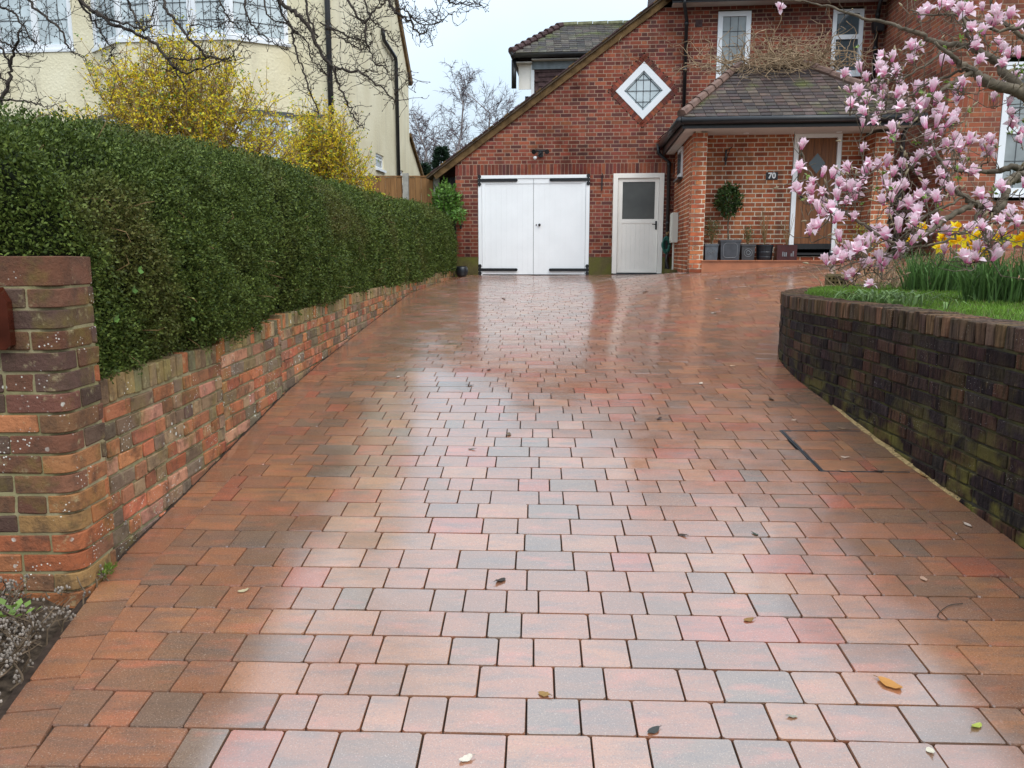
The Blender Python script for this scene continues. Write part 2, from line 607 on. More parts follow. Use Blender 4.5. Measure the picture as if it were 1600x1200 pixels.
def soft_box(lx, ly, lz, bev=.006, jit=.002, seed=0):
    """a worn brick: bevelled box with uneven corners, centred"""
    r = random.Random(seed)
    bm = bmesh.new()
    bmesh.ops.create_cube(bm, size=1)
    for v in bm.verts:
        v.co = Vector((v.co.x * lx, v.co.y * ly, v.co.z * lz)) + Vector([r.uniform(-jit, jit) for _ in range(3)])
    bmesh.ops.bevel(bm, geom=bm.edges[:], offset=bev, segments=1, affect='EDGES', profile=.6)
    for v in bm.verts:
        v.co += Vector([r.uniform(-jit, jit) * .5 for _ in range(3)])
    bm.verts.ensure_lookup_table()
    g = ([tuple(v.co) for v in bm.verts], [tuple(v.index for v in f.verts) for f in bm.faces])
    bm.free()
    return g

def jitcol(c, v=.2, r=None, h=.07):
    r = r or random
    k = 1 + r.uniform(-v, v)
    return (max(.004, c[0] * k * (1 + r.uniform(-h, h) * .7)), max(.004, c[1] * k * (1 + r.uniform(-h, h))), max(.004, c[2] * k * (1 + r.uniform(-h, h))), r.random())

# ================================================================ THE SETTING
# ---- ground sheet to the horizon
def terrain(X, Y):
    g = G(max(-2, min(X, 8)), Y) - .16
    if X < -1.9: g = g + (max(g, -.62) - g) * ss((-1.9 - X) / .35) * ss((Y - 2.6) / .5)
    if X > 2.35 and Y < 9.0: g = min(g, -.5)
    return g

mb = MB()
xs = sorted(set([-300, -80, -30, -15, -9, -6, -4, -3, -2.6, -2.25, -2.1, -1.9, -1.8, -1.4, -.5, .5, 1.5, 2.1, 2.3, 2.6, 3.2, 4, 5, 6, 7, 9, 12, 20, 40, 90, 300]))
ys = sorted(set([-200, -60, -20, -8, -4, -2, -1, 0, .7, 1.4, 2.1, 2.5, 2.8, 3.1, 3.6] + [4 + .7 * i for i in range(20)] + [19, 22, 28, 40, 80, 200, 600]))
mb.add([(x, y, terrain(x, y)) for y in ys for x in xs], [(j * len(xs) + i, j * len(xs) + i + 1, (j + 1) * len(xs) + i + 1, (j + 1) * len(xs) + i) for j in range(len(ys) - 1) for i in range(len(xs) - 1)])
tag(mb.build('ground', MAT['earth']), kind='structure')

# ---- house frame of reference (used for clipping the driveway too)
HTH = math.radians(5.5)
HO = Vector((-.698, 16.792, -.4635))
HU, HV = Vector((math.cos(HTH), -math.sin(HTH), 0)), Vector((math.sin(HTH), math.cos(HTH), 0))
def hw(u, v, w): return HO + HU * u + HV * v + Vector((0, 0, w))
def huv(X, Y):
    d = Vector((X - HO.x, Y - HO.y, 0))
    return d.dot(HU), d.dot(HV)

# ---- the driveway
EL = [(-1.22, .2), (-1.33, 1.0), (-1.475, 1.9), (-1.52, 2.19), (-1.60, 2.73), (-1.645, 3.10), (-1.64, 12.8), (-1.10, 16.5), (-1.10, 17.2)]
RW = [(2.2, -.6), (2.2, 1), (2.2, 3), (2.2, 5.0), (2.2, 5.75), (2.215, 6.05), (2.26, 6.46), (2.36, 6.95), (2.52, 7.46), (2.75, 7.93), (3.08, 8.38), (3.5, 8.75), (4.1, 9.02), (5.0, 9.2), (6.5, 9.35), (10, 9.6)]
def edgeL(y): return float(np.interp(y, [p[1] for p in EL], [p[0] for p in EL]))
def edgeR(y):
    if y > 9.55: return 9.5
    return float(np.interp(y, [p[1] for p in RW], [p[0] for p in RW]))

mb = MB()
NX, NY = 44, 78
gv = []
for j in range(NY + 1):
    y = .2 + (17.0 - .2) * j / NY
    a, b = edgeL(y) - .03, edgeR(y) + .05
    for i in range(NX + 1):
        x = a + (b - a) * i / NX
        gv.append((x, y, G(x, y) - .014))
mb.add(gv, [(j * (NX + 1) + i, j * (NX + 1) + i + 1, (j + 1) * (NX + 1) + i + 1, (j + 1) * (NX + 1) + i) for j in range(NY) for i in range(NX)])
driveway = tag(mb.build('driveway', MAT['bedding']), kind='structure')

PAVPAL = [((.315, .130, .072), 7), ((.35, .153, .079), 4), ((.27, .120, .070), 5), ((.23, .118, .076), 3), ((.36, .105, .062), 2), ((.37, .165, .085), 2), ((.20, .125, .092), 1)]
PAVLIST = [(c[0] * .93, c[1] * .87, c[2] * .74) for c, n in PAVPAL for _ in range(n)]
pav = Pieces('paver', PAVER, driveway)

def paver_geo(q, seed=0, cut=.006, cham=.003, dep=.03):
    """q: four corners (x,y) counter-clockwise about the origin"""
    r = random.Random(seed)
    pts = []
    for i in range(4):
        p, a, b = Vector(q[i]), Vector(q[i - 1]), Vector(q[(i + 1) % 4])
        da, db = (a - p), (b - p)
        ca = cut * r.uniform(.5, 1.5)
        pts.append(p + da.normalized() * min(ca, da.length * .3))
        pts.append(p + db.normalized() * min(ca, db.length * .3))
    n = len(pts)
    c = sum(pts, Vector((0, 0))) / n
    def ins(p, k):
        d = (c - p); L = d.length
        return p + d * (k / max(L, .02))
    V = [(*ins(p, .0018 * r.uniform(.7, 1.5)), 0) for p in pts] + [(*p, -.0055) for p in pts] + [(*p, -dep) for p in pts]
    F = [tuple(range(n))]
    for k in (0, n):
        F += [(k + i, k + n + i, k + n + (i + 1) % n, k + (i + 1) % n) for i in range(n)]
    return V, F

def place_paver(q, key=None, geo=None, pref=1.0):
    """q: world corners (x,y) ccw"""
    cx, cy = sum(p[0] for p in q) / 4, sum(p[1] for p in q) / 4
    e = .05
    nx, ny = -(G(cx + e, cy) - G(cx - e, cy)) / (2 * e), -(G(cx, cy + e) - G(cx, cy - e)) / (2 * e)
    nrm = Vector((nx + random.gauss(0, .005), ny + random.gauss(0, .005), 1)).normalized()
    rot = Vector((0, 0, 1)).rotation_difference(nrm).to_matrix().to_4x4()
    M = Matrix.Translation((cx, cy, G(cx, cy) + random.uniform(-.0012, .0012))) @ rot
    if geo is None:
        geo = paver_geo([(p[0] - cx, p[1] - cy) for p in q], random.randrange(1 << 20))
    pav.add(geo, M, jitcol(random.choice(PAVLIST), .06, None, .02), key, .16, pref)

PHI = math.radians(1.7)
cphi, sphi = math.cos(PHI), math.sin(PHI)
def dw(a, b): return (a * cphi + b * sphi, -a * sphi + b * cphi)
PITCHB, JT = .1635, .0042
GEO = {}
for L in (.12, .16, .24):
    for k in range(6):
        hx, hy = (L - JT) / 2, (PITCHB - JT) / 2
        q = [(-hx * cphi - hy * sphi, hx * sphi - hy * cphi), (hx * cphi - hy * sphi, -hx * sphi - hy * cphi), (hx * cphi + hy * sphi, -hx * sphi + hy * cphi), (-hx * cphi + hy * sphi, hx * sphi + hy * cphi)]
        GEO[(L, k)] = paver_geo(q, 100 + k + int(L * 1000))
BW = .165                                                   # border course width
COVX, COVB0 = 1.665, None
nrow = int((16.95 - .45) / PITCHB)
prevj = []
for r_ in range(nrow):
    b0 = .45 + r_ * PITCHB
    b1 = b0 + PITCHB - JT
    def lim(b, a_guess, fn, off):
        a = a_guess
        for _ in range(4):
            X, Y = dw(a, b)
            a += (fn(Y) + off - X) / cphi
        return a
    yl = dw(-1.5, b0)[1]
    bwl = -.005 + BW * math.hypot(1, (edgeL(yl + .2) - edgeL(yl - .2)) / .4)
    al0, al1 = lim(b0, -1.5, edgeL, bwl), lim(b1, -1.5, edgeL, bwl)
    ymid = dw(1.5, (b0 + b1) / 2)[1]
    roff = -(BW + .05) if ymid < 9.4 else 0
    ar0, ar1 = lim(b0, 2.0, edgeR, roff), lim(b1, 2.0, edgeR, roff)
    cov = 4.15 < ymid < 4.80
    stops = [(COVX / cphi - (b0 * sphi) / cphi, True)] if cov else []
    a = min(al0, al1) - random.uniform(0, .2)
    amax = max(ar0, ar1)
    cur = []
    while a < amax:
        L = random.choice((.12, .16, .16, .24, .24, .24))
        # keep joints off the joints of the row before
        for _ in range(4):
            if any(abs(a + L - j) < .022 for j in prevj): L = random.choice((.12, .16, .24))
            else: break
        n0, n1 = a, a + L - JT
        full = True
        if stops and n0 < stops[0][0] < n1 + JT:
            n1 = stops[0][0] - .004
            L = stops[0][0] + .022 - a
            stops = []
            full = False
        lo0, lo1, hi0, hi1 = max(n0, al0), max(n0, al1), min(n1, ar0), min(n1, ar1)
        if lo0 > n0 or lo1 > n0 or hi0 < n1 or hi1 < n1: full = False
        a += L
        cur.append(a)
        if hi0 - lo0 < .012 or hi1 - lo1 < .012:
            if max(hi0 - lo0, hi1 - lo1) < .03: continue
            hi0, hi1 = max(hi0, lo0 + .006), max(hi1, lo1 + .006)
        q = [dw(lo0, b0), dw(hi0, b0), dw(hi1, b1), dw(lo1, b1)]
        cx, cy = sum(p[0] for p in q) / 4, sum(p[1] for p in q) / 4
        u, v = huv(cx, cy)
        if v > .02 and u > -.5: continue
        if u > 3.93 and v > -3.08: continue
        if full:
            kk = (round(hi0 - lo0 + JT, 2), random.randrange(6))
            if kk in GEO:
                place_paver(q, kk, GEO[kk]); continue
        place_paver(q)
    prevj = cur
# border courses along both edges
def border(poly, inner_sign, w, y0, y1):
    P = [Vector(p) for p in poly]
    L = [0]
    for i in range(len(P) - 1): L.append(L[-1] + (P[i + 1] - P[i]).length)
    def pt(s_):
        s_ = min(max(s_, 0), L[-1] - 1e-4)
        for i in range(len(P) - 1):
            if s_ <= L[i + 1]:
                t = (s_ - L[i]) / (L[i + 1] - L[i])
                return P[i] + (P[i + 1] - P[i]) * t
    def nor(s_):
        d = (pt(s_ + .06) - pt(max(0, s_ - .06))).normalized()
        return Vector((d.y, -d.x)) * inner_sign
    s_ = 0
    while s_ < L[-1]:
        ln = random.choice((.24, .24, .16))
        a, b = s_, s_ + ln - JT
        s_ += ln
        if b > L[-1]: break
        pa, pb, na, nb = pt(a), pt(b), nor(a), nor(b)
        if pa.y < y0 or pb.y > y1: continue
        q = [pa + na * .004, pa + na * (w - JT), pb + nb * (w - JT), pb + nb * .004]
        ar = sum(q[i].x * q[(i + 1) % 4].y - q[(i + 1) % 4].x * q[i].y for i in range(4))
        if ar < 0: q.reverse()
        place_paver([tuple(p) for p in q])
border(EL, 1, BW, .3, 16.75)
border([(p[0] - .0, p[1]) for p in RW[:13]], -1, BW + .05, .3, 9.3)
pav.finish()

# ---- lawn behind the right-hand wall
def lawn_z(x, y):
    return -.385 + .035 * ss((y - 5) / 4) + .02 * mnoise.noise((x * .9, y * .9, 3)) + .05 * ss((x - 4) / 4)
inner = [(p[0] + .2, p[1]) for p in RW[:8]] + [(2.72, 7.36), (2.92, 7.78), (3.22, 8.2), (3.6, 8.54), (4.15, 8.8), (5.0, 8.98), (6.5, 9.13), (10, 9.38)]
mb = MB()
NXL, NYL = 40, 60
lv = []
def lawn_left(y): return float(np.interp(y, [p[1] for p in inner], [p[0] for p in inner]))
for j in range(NYL + 1):
    y = -.6 + (9.35 + .6) * j / NYL
    a = lawn_left(y) - .02
    for i in range(NXL + 1):
        x = a + (10 - a) * (i / NXL) ** 1.5
        lv.append((x, y, lawn_z(x, y)))
mb.add(lv, [(j * (NXL + 1) + i, j * (NXL + 1) + i + 1, (j + 1) * (NXL + 1) + i + 1, (j + 1) * (NXL + 1) + i) for j in range(NYL) for i in range(NXL)])
t = NT('lawn_turf')
t.set(Base_Color=t.mix((.05, .085, .015), (.075, .065, .03), t.map(t.noise(6, 4), .45, .65)), Roughness=.9)
lawn = tag(mb.build('lawn', t.m, smooth=True), kind='structure')
n = 70000
yy = RS.uniform(2.5, 9.0, n); xx = np.array([lawn_left(y) for y in yy]) + RS.uniform(0, 1, n) ** 1.2 * (2.2 + .35 * yy)
zz = np.array([lawn_z(a, b) for a, b in zip(xx, yy)])
D = RS.normal(size=(n, 3)) * .45; D[:, 2] = 1
pat = np.array([mnoise.noise((a * 1.4, b * 1.4, 0)) for a, b in zip(xx, yy)])
cols = np.array([.13, .23, .03]) * (1 + .55 * pat[:, None]) * RS.uniform(.65, 1.4, (n, 1))
cols = np.where(RS.uniform(size=(n, 1)) < .08, np.array([.2, .17, .07]), np.abs(cols))
quads_mesh('grass', leaf_quads(np.stack([xx, yy, zz - .003], 1), D, RS.uniform(.02, .05, n), RS.uniform(.004, .008, n)), cols, MAT['grass'], lawn, 'stuff')

# ---- bed of soil in front of the left-hand pier
mb = MB()
bv = []
NB = 30
for j in range(NB + 1):
    y = .2 + 2.95 * j / NB
    e = edgeL(y)
    for i in range(NB + 1):
        x = e - 2.2 * (i / NB) ** 1.3
        h = G(e, y) - .035 + .07 * ss((e - x) / .5)
        if i: h += .03 * mnoise.noise((x * 7, y * 7, 1)) + .012 * mnoise.noise((x * 24, y * 24, 5))
        bv.append((x, y, h))
mb.add(bv, [(j * (NB + 1) + i + 1, j * (NB + 1) + i, (j + 1) * (NB + 1) + i, (j + 1) * (NB + 1) + i + 1) for j in range(NB) for i in range(NB)])
tag(mb.build('garden_bed', MAT['soil']), kind='structure')

# ================================================================ GARDEN WALLS
def frame_at(p, d):
    """matrix: local x along d, local -y outward (to the right of d when d runs away from the camera on the left wall)"""
    x = Vector((d[0], d[1], 0)).normalized()
    z = Vector((0, 0, 1))
    y = z.cross(x)
    M = Matrix((x, y, z)).transposed().to_4x4()
    M.translation = Vector(p)
    return M

class Path:
    def __init__(s, pts):
        s.P = [Vector((p[0], p[1])) for p in pts]
        s.L = [0]
        for i in range(len(s.P) - 1): s.L.append(s.L[-1] + (s.P[i + 1] - s.P[i]).length)
    def pt(s, t):
        t = min(max(t, 0), s.L[-1] - 1e-5)
        for i in range(len(s.P) - 1):
            if t <= s.L[i + 1]:
                return s.P[i].lerp(s.P[i + 1], (t - s.L[i]) / (s.L[i + 1] - s.L[i]))
    def dir(s, t):
        return (s.pt(t + .05) - s.pt(max(0, t - .05))).normalized()

SOFT = {}
def brick_geo(lx, ly, lz, k, bev=.0045, jit=.003):
    key = (round(lx, 3), ly, lz, k)
    if key not in SOFT: SOFT[key] = soft_box(lx, ly, lz, bev, jit, hash(key) & 0xffff)
    return SOFT[key], key

def wall_bricks(pcs, path, s0, s1, ztop, courses, pal, zfloor, cope=None, copepal=None, mix=.5, copedeep=.215, tops=None):
    """courses of bricks under a brick-on-edge coping, along a path"""
    topf = tops or (lambda p: ztop)
    s_ = s0
    while s_ < s1 - .03:
        wdt = .065
        c = s_ + wdt / 2
        p, d = path.pt(c), path.dir(c)
        g, k = brick_geo(wdt, copedeep, .102, random.randrange(5))
        M = frame_at((p.x, p.y, topf(p) - .053 + random.uniform(-.005, .004)), d) @ Matrix.Translation((0, copedeep / 2 - .002 + random.uniform(-.004, .004), 0)) @ Euler((random.gauss(0, .012), random.gauss(0, .02), random.gauss(0, .02))).to_matrix().to_4x4()
        pcs.add(g, M, jitcol(random.choice(copepal), .28), k, .105)
        s_ += .0755
    for cidx in range(courses):
        s_ = s0 - random.uniform(0, .15)
        k2 = 0
        while s_ < s1:
            L = .215 if random.random() > mix else .1025
            a, b = max(s_, s0), min(s_ + L, s1)
            s_ += L + .0105
            if b - a < .035: continue
            c = (a + b) / 2
            p, d = path.pt(c), path.dir(c)
            z = topf(p) - .108 - .0105 - .0325 - cidx * .0755
            if z < zfloor(p) - .06: continue
            g, k = brick_geo(b - a if b - a < L - .001 else L, .09, .065, random.randrange(5))
            M = frame_at((p.x, p.y, z), d) @ Matrix.Translation((0, .045 + random.uniform(-.004, .002), random.uniform(-.002, .002))) @ Euler((0, random.gauss(0, .008), random.gauss(0, .006))).to_matrix().to_4x4()
            pcs.add(g, M, jitcol(random.choice(pal), .28), k, L)

def wall_core(path, s0, s1, top, bottom, thick, step=.25, inset=.008):
    mb = MB()
    n = max(1, int((s1 - s0) / step))
    rows = []
    for i in range(n + 1):
        t = s0 + (s1 - s0) * i / n
        p, d = path.pt(t), path.dir(t)
        inn = Vector((-d.y, d.x))
        a, b = p + inn * inset, p + inn * thick
        zt, zb = top(p), bottom(p)
        rows.append([(a.x, a.y, zb), (a.x, a.y, zt), (b.x, b.y, zt), (b.x, b.y, zb)])
    V = [q for r in rows for q in r]
    F = []
    for i in range(n):
        for k in range(4):
            F.append((4 * i + k, 4 * (i + 1) + k, 4 * (i + 1) + (k + 1) % 4, 4 * i + (k + 1) % 4))
    F += [(3, 2, 1, 0), (4 * n, 4 * n + 1, 4 * n + 2, 4 * n + 3)]
    return mb.add(V, F)

LPAL = [(.41, .135, .07), (.37, .135, .07), (.32, .14, .075), (.30, .19, .11), (.24, .16, .10), (.44, .21, .13), (.43, .17, .08), (.19, .13, .09)]
LCOPE = [(.30, .21, .09), (.25, .18, .08), (.40, .15, .06), (.20, .17, .09), (.33, .22, .12), (.22, .15, .08)]
lw_path = Path([(-1.665, 3.08), (-1.665, 12.7), (-1.14, 16.62)])
LSEG = [(3.08, 4.50, -.505), (4.50, 5.69, -.468), (5.69, 8.02, -.44), (8.02, 10.6, -.425), (10.6, 12.9, -.455), (12.9, 14.6, -.425), (14.6, 16.4, -.36)]
def lw_top(p):
    for a, b, z in LSEG:
        if p.y < b: return z
    return LSEG[-1][2]
gfl = lambda p: G(p.x, p.y)
mb = MB()
for a, b, z in LSEG:
    c = wall_core(lw_path, a - 3.08, b - 3.08, lambda p, z=z: z - .012, lambda p: G(p.x, p.y) - .12, .21)
    mb.add(c.v, c.f)
garden_wall = mb.build('garden_wall', MAT['mortar_old'])
tag(garden_wall, 'low weathered red brick garden wall with stepped top below the green hedge', 'wall')
pcs = Pieces('brick', OLDB, garden_wall)
for a, b, z in LSEG:
    wall_bricks(pcs, lw_path, a - 3.08, b - 3.08, z, 10, LPAL, gfl, copepal=LCOPE, mix=.42)
pcs.finish()

# ---- pier at the street end of the left wall
PX, PY0, PY1, PXL = -1.625, 2.84, 3.10, -2.32
def round_corner_brick(lf, ls, h, r=.06, depth=.1025, seed=0):
    """L-less quoin: runs lf along the front (x from 0 back to -lf) and ls along the side (y from 0 to ls), rounded at the corner"""
    pts = [(-lf, 0)]
    for k in range(6):
        a = -PI / 2 + (PI / 2) * k / 5
        pts.append((-r + r * math.cos(a), r + r * math.sin(a)))
    pts += [(0, ls), (-depth if lf > depth else -lf, ls)]
    if lf > depth + .01: pts += [(-lf, depth)]
    rr = random.Random(seed)
    c = Vector((-.05, .05))
    e = .003
    n = len(pts)
    inn = [tuple(Vector(p) + (c - Vector(p)).normalized() * e) for p in pts]
    V = [(*p, -h / 2) for p in inn] + [(*p, -h / 2 + e) for p in pts] + [(*p, h / 2 - e) for p in pts] + [(*p, h / 2) for p in inn]
    F = [tuple(range(n - 1, -1, -1)), tuple(range(3 * n, 4 * n))]
    for k in range(3):
        F += [(k * n + i, k * n + (i + 1) % n, (k + 1) * n + (i + 1) % n, (k + 1) * n + i) for i in range(n)]
    return V, F
mb = MB()
mb.prism([(PXL + .006, PY0 + .006), (PX - .075, PY0 + .006), (PX - .03, PY0 + .03), (PX - .006, PY0 + .075), (PX - .006, PY1 - .01), (PXL + .006, PY1 - .01)], -1.45, -.03, 'z')
pier = mb.build('brick_pier', MAT['mortar_old'])
tag(pier, 'tall lichen-spotted brick gate pier with rounded corner at the left edge', 'pier')
pcs = Pieces('brick', OLDB, pier)
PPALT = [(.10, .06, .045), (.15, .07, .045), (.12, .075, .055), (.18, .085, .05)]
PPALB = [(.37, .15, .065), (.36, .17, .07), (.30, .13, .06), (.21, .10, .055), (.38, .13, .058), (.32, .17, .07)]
z = -.012
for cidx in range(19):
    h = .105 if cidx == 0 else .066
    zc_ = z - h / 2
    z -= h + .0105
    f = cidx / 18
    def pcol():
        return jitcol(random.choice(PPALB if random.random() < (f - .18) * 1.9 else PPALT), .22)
    wide = cidx % 2 == 0
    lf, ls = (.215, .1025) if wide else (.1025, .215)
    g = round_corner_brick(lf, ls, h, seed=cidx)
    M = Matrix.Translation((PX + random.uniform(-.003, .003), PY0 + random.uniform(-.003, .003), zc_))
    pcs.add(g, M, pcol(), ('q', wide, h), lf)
    # along the front, to the left
    x = PX - lf - .0105
    while x > PXL + .04:
        L = random.choice((.215, .1025))
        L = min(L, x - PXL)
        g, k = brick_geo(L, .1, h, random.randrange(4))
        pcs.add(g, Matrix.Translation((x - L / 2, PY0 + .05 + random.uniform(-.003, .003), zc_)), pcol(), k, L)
        x -= L + .0105
    y = PY0 + ls + .0105
    while y < PY1 - .03:
        L = min(.215 if wide else .1025, PY1 - y)
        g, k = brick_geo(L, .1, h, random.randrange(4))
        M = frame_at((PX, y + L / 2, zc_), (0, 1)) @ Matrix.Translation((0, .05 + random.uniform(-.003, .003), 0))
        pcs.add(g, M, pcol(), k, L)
        y += L + .0105
pcs.finish()

# ---- retaining wall on the right
RPAL = [(.055, .034, .032), (.042, .030, .033), (.070, .040, .034), (.046, .032, .032), (.085, .046, .034), (.052, .040, .036), (.11, .055, .035)]
RCOPE = [(.20, .13, .08), (.24, .15, .085), (.16, .115, .08), (.27, .15, .09), (.15, .10, .07)]
rw_path = Path([(p[0], p[1]) for p in RW[::-1]])       # runs towards the camera, outward is -x
RLEN = rw_path.L[-1]
def rw_top(p): return -.318 - .04 * ss((p.y - 4.6) / 3.0)
mb = wall_core(rw_path, 0, RLEN, lambda p: rw_top(p) - .012, lambda p: G(p.x, p.y) - .12, .205, .12)
retaining_wall = mb.build('retaining_wall', MAT['mortar_dark'])
tag(retaining_wall, 'dark blackened brick retaining wall curving round the raised lawn', 'wall')
pcs = Pieces('brick', DARKB, retaining_wall)
wall_bricks(pcs, rw_path, .2, RLEN, 0, 12, RPAL, gfl, copepal=RCOPE, mix=.35, tops=rw_top)
pcs.finish()

# ================================================================ THE BRICK HOUSE
HM = Matrix.Translation(HO) @ Matrix.Rotation(-HTH, 4, 'Z')
house = empty('house', HO, -HTH, 'red brick house with white garage doors, tiled porch and sloping roof', 'house')

UNIT = ([(-.5, -.5, -.5), (.5, -.5, -.5), (.5, .5, -.5), (-.5, .5, -.5), (-.5, -.5, .5), (.5, -.5, .5), (.5, .5, .5), (-.5, .5, .5)],
        [(3, 2, 1, 0), (4, 5, 6, 7), (0, 1, 5, 4), (1, 2, 6, 5), (3, 0, 4, 7)])
HPAL = [(.25, .068, .042), (.22, .06, .04), (.28, .08, .048), (.18, .052, .038), (.14, .048, .04), (.24, .07, .05), (.30, .095, .053), (.12, .046, .04)]
PPAL = [(.44, .135, .06), (.40, .115, .055), (.48, .165, .075), (.36, .10, .05), (.42, .15, .075)]

def intervals(a, b, cuts):
    segs = [(a, b)]
    for c0, c1 in cuts:
        new = []
        for s0, s1 in segs:
            if c1 <= s0 or c0 >= s1: new.append((s0, s1)); continue
            if c0 > s0: new.append((s0, c0))
            if c1 < s1: new.append((c1, s1))
        segs = new
    return [s_ for s_ in segs if s_[1] - s_[0] > .02]

def brick_face(pcs, mbm, TM, rowspan, pal, proud=.003, pref=1., bond='flemish', w0=0., nrows=70, soldier=None, back=.1):
    """rows of bricks on a plane: TM maps (along, depth, up) to house space; rowspan(w0,w1) -> intervals"""
    R3 = TM.to_3x3()
    def put(a, b, z0, z1):
        M = TM @ Matrix.Translation(((a + b) / 2, .03 - proud + random.uniform(-.0015, .0015), (z0 + z1) / 2)) @ Matrix.Diagonal((b - a, .06, z1 - z0, 1))
        pcs.add(UNIT, M, jitcol(random.choice(pal), .22), 'u', b - a, pref)
    def back_quad(a, b, z0, z1):
        P = [TM @ Vector(q) for q in ((a, 0, z0), (b, 0, z0), (b, 0, z1), (a, 0, z1), (a, back, z0), (b, back, z0), (b, back, z1), (a, back, z1))]
        mbm.add(P, [(0, 1, 2, 3), (4, 0, 3, 7), (1, 5, 6, 2), (3, 2, 6, 7), (0, 4, 5, 1)])
    for r in range(nrows):
        z0, z1 = w0 + r * .075, w0 + (r + 1) * .075
        if soldier and z0 >= soldier[0] - .01 and z1 <= soldier[1] + .01: continue
        for a, b in rowspan(z0, z1):
            back_quad(a, b, z0, z1)
            x = math.floor(a / .3375) * .3375 - (.169 if r % 2 else 0) - .3375
            i = 0
            while x < b:
                L = .215 if i % 2 == 0 else .1025
                if bond == 'mixed' and random.random() < .12: L = .215
                p0, p1 = max(x, a), min(x + L, b)
                x += L + .010
                i += 1
                if p1 - p0 < .03: continue
                put(p0 + .002, p1 - .002, z0 + .0075, z1 - .0075)
    if soldier:
        for a, b in rowspan(soldier[0] + .02, soldier[1] - .02):
            back_quad(a, b, soldier[0], soldier[1])
            x = a
            while x < b - .03:
                put(x, min(x + .065, b), soldier[0] + .006, soldier[1] - .006)
                x += .075

RSL = .712
def roof_w(u): return 2.07 + (u + .758) * RSL                 # underside of the sloping roof
def roof_u(w): return (w - 2.07) / RSL - .758
DC, DH = (3.318, 3.633), .545                                  # diamond window centre, half diagonal
DS = DH + .155

def front_rows(z0, z1):
    zm = (z0 + z1) / 2
    a, b = -.47, 7.86
    if z1 > 2.25: a = max(a, roof_u(zm) + .0)
    if z0 > 5.16: return []
    cuts = []
    if z0 < 2.03: cuts += [(-.0, 2.292), (2.762, 3.782)]
    if zm < .37: cuts += [(-1, 0), (2.2, 2.8), (3.7, 4.02)]
    if z0 < 2.5: cuts += [(4.02, 7.2)]
    d = DS - abs(zm - DC[1])
    if d > 0: cuts.append((DC[0] - d, DC[0] + d))
    if 3.84 < z1 and z0 < 5.05: cuts += [(4.715, 5.35), (6.872, 7.45)]
    if a >= b: return []
    return intervals(a, b, cuts)

mb_w, mb_p = MB(), MB()
wall_front = link('wall', None, house)
hb = Pieces('brick', HOUSEB, None, HM)
brick_face(hb, mb_w, Matrix(), front_rows, HPAL, w0=0.0, soldier=(2.025, 2.25 + .0))
bpy.data.objects.remove(wall_front)
# left return of the garage
brick_face(hb, mb_w, Matrix(((0, 1, 0, -.47), (-1, 0, 0, 0), (0, 0, 1, 0), (0, 0, 0, 1))), lambda a, b: [(-5.5, -.0)] if b < 2.2 else [], HPAL, w0=0)
# brick surround of the diamond window
for k in range(4):
    ang = PI / 4 + k * PI / 2
    e = Vector((math.cos(ang), 0, math.sin(ang)))
    tdir = Vector((-math.sin(ang), 0, math.cos(ang)))
    c = Vector((DC[0], 0, DC[1])) + e * ((DH + .01) / math.sqrt(2) + .052)
    half = DS / math.sqrt(2)
    x = -half + .036
    Mr = Matrix(((tdir.x, 0, e.x, 0), (0, 1, 0, 0), (tdir.z, 0, e.z, 0), (0, 0, 0, 1)))
    while x < half - .02:
        M = Matrix.Translation(c + tdir * x + Vector((0, .0215, 0))) @ Mr @ Matrix.Diagonal((.064, .06, .1, 1))
        hb.add(UNIT, M, jitcol(random.choice(HPAL), .2), 'u', .1)
        x += .0735
# mortar bed of the surround
mb_w.add([(DC[0] + a * DS, .003, DC[1] + b * DS) for a, b in ((0, -1), (1, 0), (0, 1), (-1, 0))] + [(DC[0] + a * DH, .003, DC[1] + b * DH) for a, b in ((0, -1), (1, 0), (0, 1), (-1, 0))],
         [(i, (i + 1) % 4, (i + 1) % 4 + 4, i + 4) for i in range(4)])

# ---- porch walls
PV, PR = -3.1, -2.62          # pier front, recessed wall
SOF = 2.40                    # soffit height
STEP = .325
U0 = 3.955
def Tm(ax, ay, o):            # along axis, inward axis, origin
    return Matrix(((ax[0], ay[0], 0, o[0]), (ax[1], ay[1], 0, o[1]), (0, 0, 1, o[2]), (0, 0, 0, 1)))
pb = dict(pal=PPAL, pref=1.25)
# left pier: front, inner face, outer side
brick_face(hb, mb_p, Tm((1, 0), (0, 1), (U0, PV, .13)), lambda a, b: [(0, .222)] if b < SOF - .13 else [], PPAL, nrows=34)
brick_face(hb, mb_p, Tm((0, 1), (-1, 0), (U0 + .222, PV, .13)), lambda a, b: [(.01, .48)] if b < SOF - .13 else [], PPAL, nrows=34, back=.05)
# side wall of the porch (faces left), with the small window
def side_rows(a, b):
    if b > SOF - .02: return []
    s_ = [(.0, 3.1)]
    if b > 1.75 and a < 2.27: s_ = intervals(0, 3.1, [(.715, 1.425)])
    return s_
brick_face(hb, mb_p, Tm((0, -1), (1, 0), (U0 + .03, 0, .10)), side_rows, PPAL, nrows=34)
brick_face(hb, mb_p, Tm((0, -1), (1, 0), (U0, -2.875, .13)), lambda a, b: [(0, .225)] if b < SOF - .13 else [], PPAL, nrows=34)
# recessed wall with the front door
DU0, DU1 = 5.66, 6.42
brick_face(hb, mb_p, Tm((1, 0), (0, 1), (U0 + .222, PR, STEP)), lambda a, b: intervals(0, 2.62, [(DU0 - U0 - .222 - .01, DU1 - U0 - .222 + .01)] if b > .12 else []) if b < SOF - STEP + .06 else [], PPAL, nrows=32)
